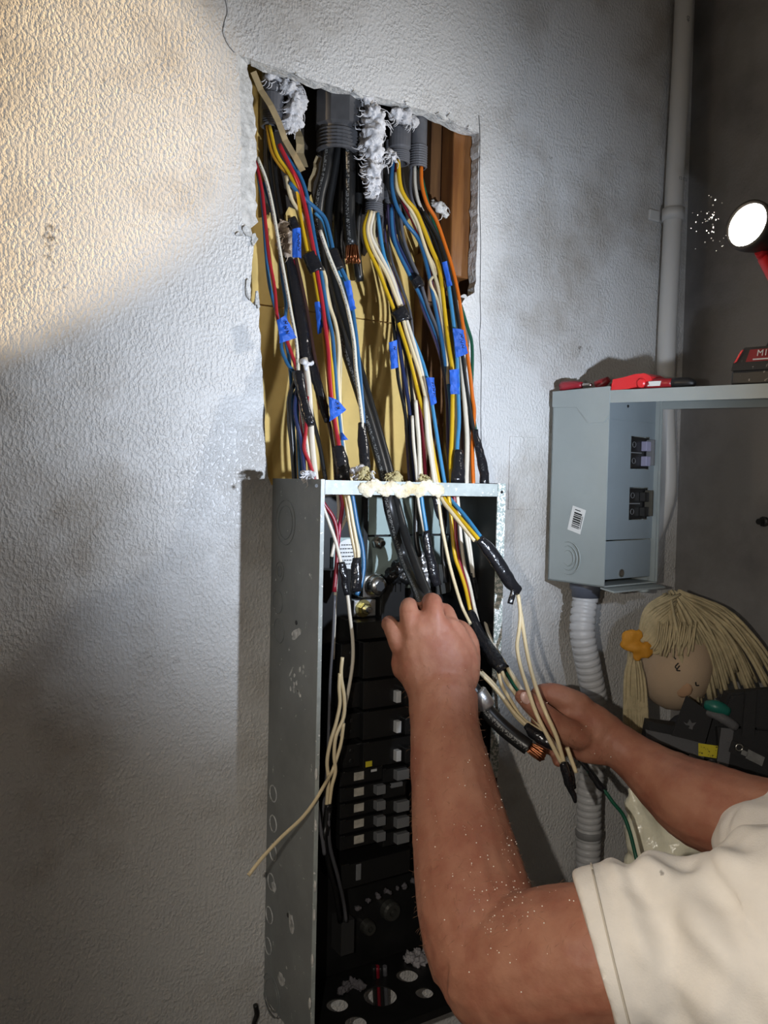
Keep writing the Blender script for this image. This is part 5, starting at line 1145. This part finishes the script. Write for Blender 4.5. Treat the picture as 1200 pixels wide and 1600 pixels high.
bk = slab('belt_strap', [(1145, 1158), (1215, 1190), (1208, 1210), (1140, 1174)], dp-0.032, 0.005, FABB, tp, 0.001)
ring('grommet', PD(1155, 1168, dp-0.034), FW, 0.0055, 0.0016, CHROME, bk, 18, 6)
slab('buckle', [(1170, 1172), (1194, 1184), (1190, 1196), (1166, 1184)], dp-0.036, 0.004, CHROME, bk, 0.001)
slab('buckle_pin', [(1160, 1172), (1169, 1176), (1167, 1182), (1158, 1178)], dp-0.036, 0.003, CHROME, bk, 0.0006)
tag(setbase(tp, PD(1150, 1330, dp)), 'black nylon tool pouch with silver buckle in front of the doll', 'tool pouch')
gt = empty('hand_tool')
bm = bmesh.new(); add_tube(bm, [PD(1103, 1102, dp-0.006), PD(1118, 1104, dp-0.016), PD(1136, 1112, dp-0.014)], [0.008, 0.011, 0.010], 12, 4); finish('handle', bm, GREENP, gt)
bm = bmesh.new(); add_tube(bm, [PD(1103, 1112, dp-0.006), PD(1125, 1120, dp-0.02), PD(1150, 1136, dp-0.02)], [0.006, 0.008, 0.008], 12, 4); finish('grip', bm, FABG, gt)
tag(setbase(gt, PD(1120, 1110, dp)), 'green-handled tool sticking out of the black pouch', 'hand tool')
# pale cloth under the pouch
bm = bmesh.new()
for px, py, r in [(1085, 1190, 14), (1110, 1198, 14), (1135, 1208, 14), (1160, 1218, 14), (1100, 1240, 40), (1140, 1260, 45)]: add_ball(bm, PD(px, py, 1.41), r*1.41/F, [(FW, 0.7)], 2)
o = remesh('white_rag', bm, 0.005, mat('white_rag_cloth', (0.5, 0.49, 0.48), 0.9), None, 5, 0.6, lambda c, n_: c+n_*0.006*noise.noise(c*30)); tag(o, 'pale rag showing below the black pouch', 'rag')

# ------------------------------------------------------------------ the worker
per_ = empty('person')
bm = bmesh.new()
dh = 1.16                                              # gripping (left) hand distance
def S(px): return px*dh/F
def hp(x, y, d_=0.0): return PD(x, y, dh+d_)
# forearm, elbow, upper arm
add_limb(bm, [PD(692, 1085, 1.150), PD(695, 1140, 1.125), PD(707, 1220, 1.085), PD(724, 1320, 1.03), PD(745, 1420, 0.975), PD(772, 1500, 0.935)],
         [54*1.15/F, 55*1.125/F, 66*1.085/F, 80*1.03/F, 94*0.975/F, 100*0.935/F], 20, 5)
add_limb(bm, [PD(772, 1500, 0.935), PD(800, 1515, 0.915), PD(870, 1500, 0.885), PD(940, 1490, 0.860), PD(1060, 1488, 0.845), PD(1170, 1500, 0.82)],
         [100*0.935/F, 104*0.915/F, 109*0.885/F, 104*0.86/F, 104*0.845/F, 112*0.82/F], 20, 5)
# back of the hand
add_limb(bm, [hp(688, 1082), hp(680, 1040, -0.004), hp(668, 1000, 0.0)], [S(50), S(60), S(50)], 18, 5, (FW, 0.62))
add_limb(bm, [hp(690, 1080, .004), hp(704, 1042, 0.006), hp(694, 1000, 0.01)], [S(46), S(47), S(40)], 18, 5, (FW, 0.7))
add_ball(bm, hp(648, 1035, 0.008), S(40), [(FW, 0.7)])
# fingers: knuckle -> bend -> tip, curling round the cable into the panel
def finger(pts, rad): add_limb(bm, [hp(*p) for p in pts], [S(r) for r in rad], 12, 4)
finger([(626, 1010, .004), (615, 986, .006), (608, 973, .030), (622, 986, .055)], [17, 14.5, 12.5, 11])
finger([(648, 1000, -.004), (640, 962, .000), (639, 947, .034), (650, 968, .066), (660, 985, .070)], [20, 15.5, 15, 14, 11])
finger([(682, 995, -.006), (677, 955, .000), (675, 941, .036), (672, 962, .070), (668, 985, .074)], [22, 16.5, 16.5, 15, 12])
finger([(706, 1005, .010), (702, 972, .024), (694, 955, .048), (684, 966, .075), (674, 985, .080)], [21, 16, 14, 13, 11])
finger([(728, 1040, .02), (732, 1010, .036), (724, 985, .056), (704, 975, .080)], [24, 18, 14, 11])
for x, y, d_ in ((646, 992, -.010), (680, 986, -.012), (706, 996, .002)): add_ball(bm, hp(x, y, d_), S(15), None)
# right arm
dr = 1.22
add_limb(bm, [PD(958, 1160, dr), PD(990, 1183, 1.205), PD(1040, 1222, 1.17), PD(1100, 1258, 1.12), PD(1190, 1282, 1.06), PD(1290, 1310, 1.00)],
         [35*dr/F, 37*1.205/F, 52*1.17/F, 68*1.12/F, 66*1.06/F, 78*1.0/F], 18, 5)
add_limb(bm, [PD(1290, 1310, 1.00), PD(1380, 1350, 0.95), PD(1460, 1390, 0.92)], [78*1.0/F, 90*.95/F, 105*.92/F], 16, 5)
def rp(x, y, d_=0.0): return PD(x, y, dr+d_)
def SR(px): return px*dr/F
add_limb(bm, [rp(955, 1158), rp(925, 1140, .002), rp(895, 1120, .004)], [SR(36), SR(40), SR(34)], 16, 5, (FW, 0.7))
add_limb(bm, [rp(950, 1165), rp(915, 1160, .0), rp(890, 1150, .004)], [SR(32), SR(31), SR(24)], 16, 5, (FW, 0.75))
def rfinger(pts, rad): add_limb(bm, [rp(*p) for p in pts], [SR(r) for r in rad], 12, 4)
rfinger([(905, 1150, -.010), (880, 1140, -.026), (852, 1118, -.032), (828, 1097, -.026), (815, 1088, -.022)], [24, 20, 17, 16, 12])      # thumb
rfinger([(905, 1105, .006), (872, 1087, .004), (846, 1084, .012), (836, 1100, .030), (842, 1118, .040)], [24, 19, 15.5, 14, 11])          # index
rfinger([(898, 1120, .026), (866, 1108, .040), (846, 1120, .052), (844, 1142, .040), (849, 1164, .020)], [20, 17, 15, 14, 11])
rfinger([(900, 1145, .030), (872, 1138, .048), (857, 1150, .052), (856, 1170, .036)], [18, 16, 14, 10])
rfinger([(906, 1165, .026), (884, 1166, .044), (872, 1178, .040), (872, 1190, .024)], [17, 14, 12, 9])
# torso, neck, head (beyond the right edge of the frame)
HC = CAM+FW*0.60+RT*0.52-UP*0.05
NK = CAM+FW*0.66+RT*0.545-UP*0.23
add_limb(bm, [PD(1170, 1500, .80), CAM+FW*.78+RT*.47-UP*.40, PD(1460, 1390, .92)], [0.08, 0.105, 0.075], 16, 5)
add_limb(bm, [CAM+FW*.74+RT*.50-UP*.42, CAM+FW*.70+RT*.52-UP*.65, CAM+FW*.68+RT*.53-UP*.95], [0.13, 0.15, 0.145], 18, 5)
add_limb(bm, [NK-UP*0.10, NK, HC-UP*0.06], [0.075, 0.056, 0.055], 16, 5)
FA = (PY(600, 700, 0)-HC).normalized(); SA = FA.cross(V((0, 0, 1))).normalized()
add_ball(bm, HC, 0.092, [(SA, 0.84), (V((0, 0, 1)), 1.22)], 3)
add_ball(bm, HC+FA*0.088-UP*0.018, 0.016, [(V((0, 0, 1)), 1.5)], 2)
for s_ in (-1, 1): add_ball(bm, HC+SA*0.078*s_-UP*0.01, 0.022, [(SA, 0.4), (V((0, 0, 1)), 1.4)], 2)
add_ball(bm, HC+FA*0.07-UP*0.085, 0.026, None, 2)
def skin_d(c, n_): return c+n_*(0.0011*noise.noise(c*38)+0.0006*noise.noise(c*90))
body = remesh('body', bm, 0.0031, SKIN, per_, 4, 0.5, skin_d)
# plaster dust on the forearm, fine hairs
bmd = bmesh.new(); bmh = bmesh.new(); rnd = random.Random(3); cand = []
for v in body.data.vertices:
    if (CAM-v.co).dot(v.normal) > 0.1:
        x, y, z_ = proj(v.co)
        if 630 < x < 960 and 1040 < y < 1600 and z_ < 1.2: cand.append((v.co.copy(), v.normal.copy(), x, y))
for co, nn, x, y in rnd.sample(cand, min(len(cand), 2600)):
    wgt = math.exp(-((x-775)/75)**2-((y-1385)/95)**2)+0.12*math.exp(-((y-1180)/120)**2)
    if rnd.random() < wgt*0.3: bmesh.ops.create_icosphere(bmd, subdivisions=1, radius=rnd.choice((0.0004, 0.0005, 0.0008)), matrix=Matrix.Translation(co+nn*0.0004))
    if rnd.random() < 0.5 and y < 1480:
        d1 = (V((rnd.uniform(-1, 1), rnd.uniform(-1, 1), rnd.uniform(-1.6, .2))).normalized()+nn*0.5).normalized()
        add_tube(bmh, [co, co+d1*0.004+nn*0.0008, co+d1*0.008-nn*0.0002], [0.00014, 0.00012, 0.00008], 3, 1)
o = finish('dust_specks', bmd, mat('bright_dust', (0.95, 0.9, 0.8), 0.9), body); o['kind'] = 'stuff'
o = finish('arm_hair', bmh, mat('fair_hair', (0.36, 0.20, 0.12), 0.6), body); o['kind'] = 'stuff'
# thumb nail
bm = bmesh.new(); add_ball(bm, rp(822, 1091, -.0385), SR(11), [(FW, 0.25), ((RT*0.8+UP*0.6).normalized(), 0.75)], 2); finish('thumb_nail', bm, NAIL, body, True)
for s_ in (-1, 1):
    bm = bmesh.new(); add_ball(bm, HC+FA*0.080+SA*0.032*s_+UP*0.004, 0.011, None, 2); finish('eye', bm, WHT, body, True)
tube('mouth', [HC+FA*0.091-UP*0.055-SA*0.022, HC+FA*0.097-UP*0.058, HC+FA*0.091-UP*0.055+SA*0.022], 0.004, mat('lip', (0.42, 0.16, 0.12), 0.5), body, 8, 4)
bm = bmesh.new(); add_ball(bm, HC+UP*0.022-FA*0.014, 0.098, [(SA, 0.88), (V((0, 0, 1)), 1.08)], 3)
for v in list(bm.verts):
    if v.co.z < HC.z-0.03 or ((v.co-HC).dot(FA) > 0.05 and v.co.z < HC.z+0.05): bm.verts.remove(v)
finish('hair', bm, mat('dark_hair', (0.04, 0.025, 0.015), 0.8), per_, True)
# shirt
bm = bmesh.new()
add_tube(bm, [PD(929, 1490, 0.852), PD(958, 1484, 0.850), PD(1020, 1479, 0.842), PD(1100, 1484, 0.828), PD(1190, 1505, 0.80), PD(1290, 1540, 0.78)],
         [122*.852/F, 126*.85/F, 129*.842/F, 142*.828/F, 175*.80/F, 215*.78/F], 26, 5)
add_limb(bm, [PD(1170, 1500, .80), CAM+FW*.78+RT*.47-UP*.40, PD(1440, 1390, .93)], [0.105, 0.125, 0.10], 20, 5)
add_limb(bm, [CAM+FW*.74+RT*.50-UP*.42, CAM+FW*.70+RT*.52-UP*.65, CAM+FW*.68+RT*.53-UP*.98], [0.15, 0.175, 0.17], 20, 5)
add_limb(bm, [PD(1300, 1400, .93), PD(1250, 1345, .98), PD(1205, 1330, 1.02)], [0.10, 0.075, 0.068], 18, 5)
h0 = PD(929, 1490, 0.852); hx = (PD(1000, 1479, .845)-h0).normalized()
def shirt_d(c, n_):
    a = (c-h0).dot(hx); q = c-h0; ang = math.atan2(q.dot(UP), -q.dot(FW))
    k = min(1.0, max(0.0, (a-0.022)/0.03))
    top = max(0.0, math.sin(ang+0.15))
    fold = math.sin(a*150+5*noise.noise(V((a*9, ang*0.7, 0.3))))*top*max(0.0, 1-a/0.19)
    n2 = noise.noise(V((a*22+ang*2.2, ang*1.1-a*7, 3.1)))
    return c+n_*(k*(0.0095*fold+0.016*n2+0.003*noise.noise(c*24))+0.0012*noise.noise(c*40))
sh = remesh('shirt', bm, 0.0042, SHIRT, per_, 5, 0.5, shirt_d)
# hem seam
hm = h0+hx*0.018; n1 = UP-hx*UP.dot(hx); n1.normalize(); n2 = hx.cross(n1)
tube('hem_seam', [hm+(n1*math.cos(a)+n2*math.sin(a))*(126.5*.852/F+0.0006) for a in [2*math.pi*i/24 for i in range(25)]], 0.0011, mat('shirt_seam', (0.58, 0.53, 0.45), 0.9), sh, 6, 2)
tag(setbase(per_, CAM+FW*.68+RT*.53-UP*1.1), 'worker in a cream t-shirt reaching both bare arms into the panel', 'person')
# headlamp on the forehead, beyond the frame
hl = empty('headlamp')
ld = (PY(600, 620, 0)-HEADLAMP).normalized()
lathe('housing', HEADLAMP-ld*0.034, ld, [(0, 0.012), (0.004, 0.020), (0.026, 0.022), (0.028, 0.018), (0.024, 0.016)], BLKR, hl, 20, True)
lathe('lens', HEADLAMP-ld*0.012, ld, [(0, 0.016), (0.002, 0.014)], LENS, hl, 20)
ring('strap', HC+V((0, 0, 0.035)), V((0, 0, 1)), 0.104, 0.007, FABB, hl, 32, 6, 0.95)
bm = bmesh.new(); add_tube(bm, [HEADLAMP-ld*0.03, (HEADLAMP-ld*0.03).lerp(HC+V((0, 0, .035)), 0.5)], [0.010, 0.012], 10, 2); finish('bracket', bm, BLKR, hl)
tag(setbase(hl, HC), 'headlamp worn by the worker, shining at the opening', 'headlamp')
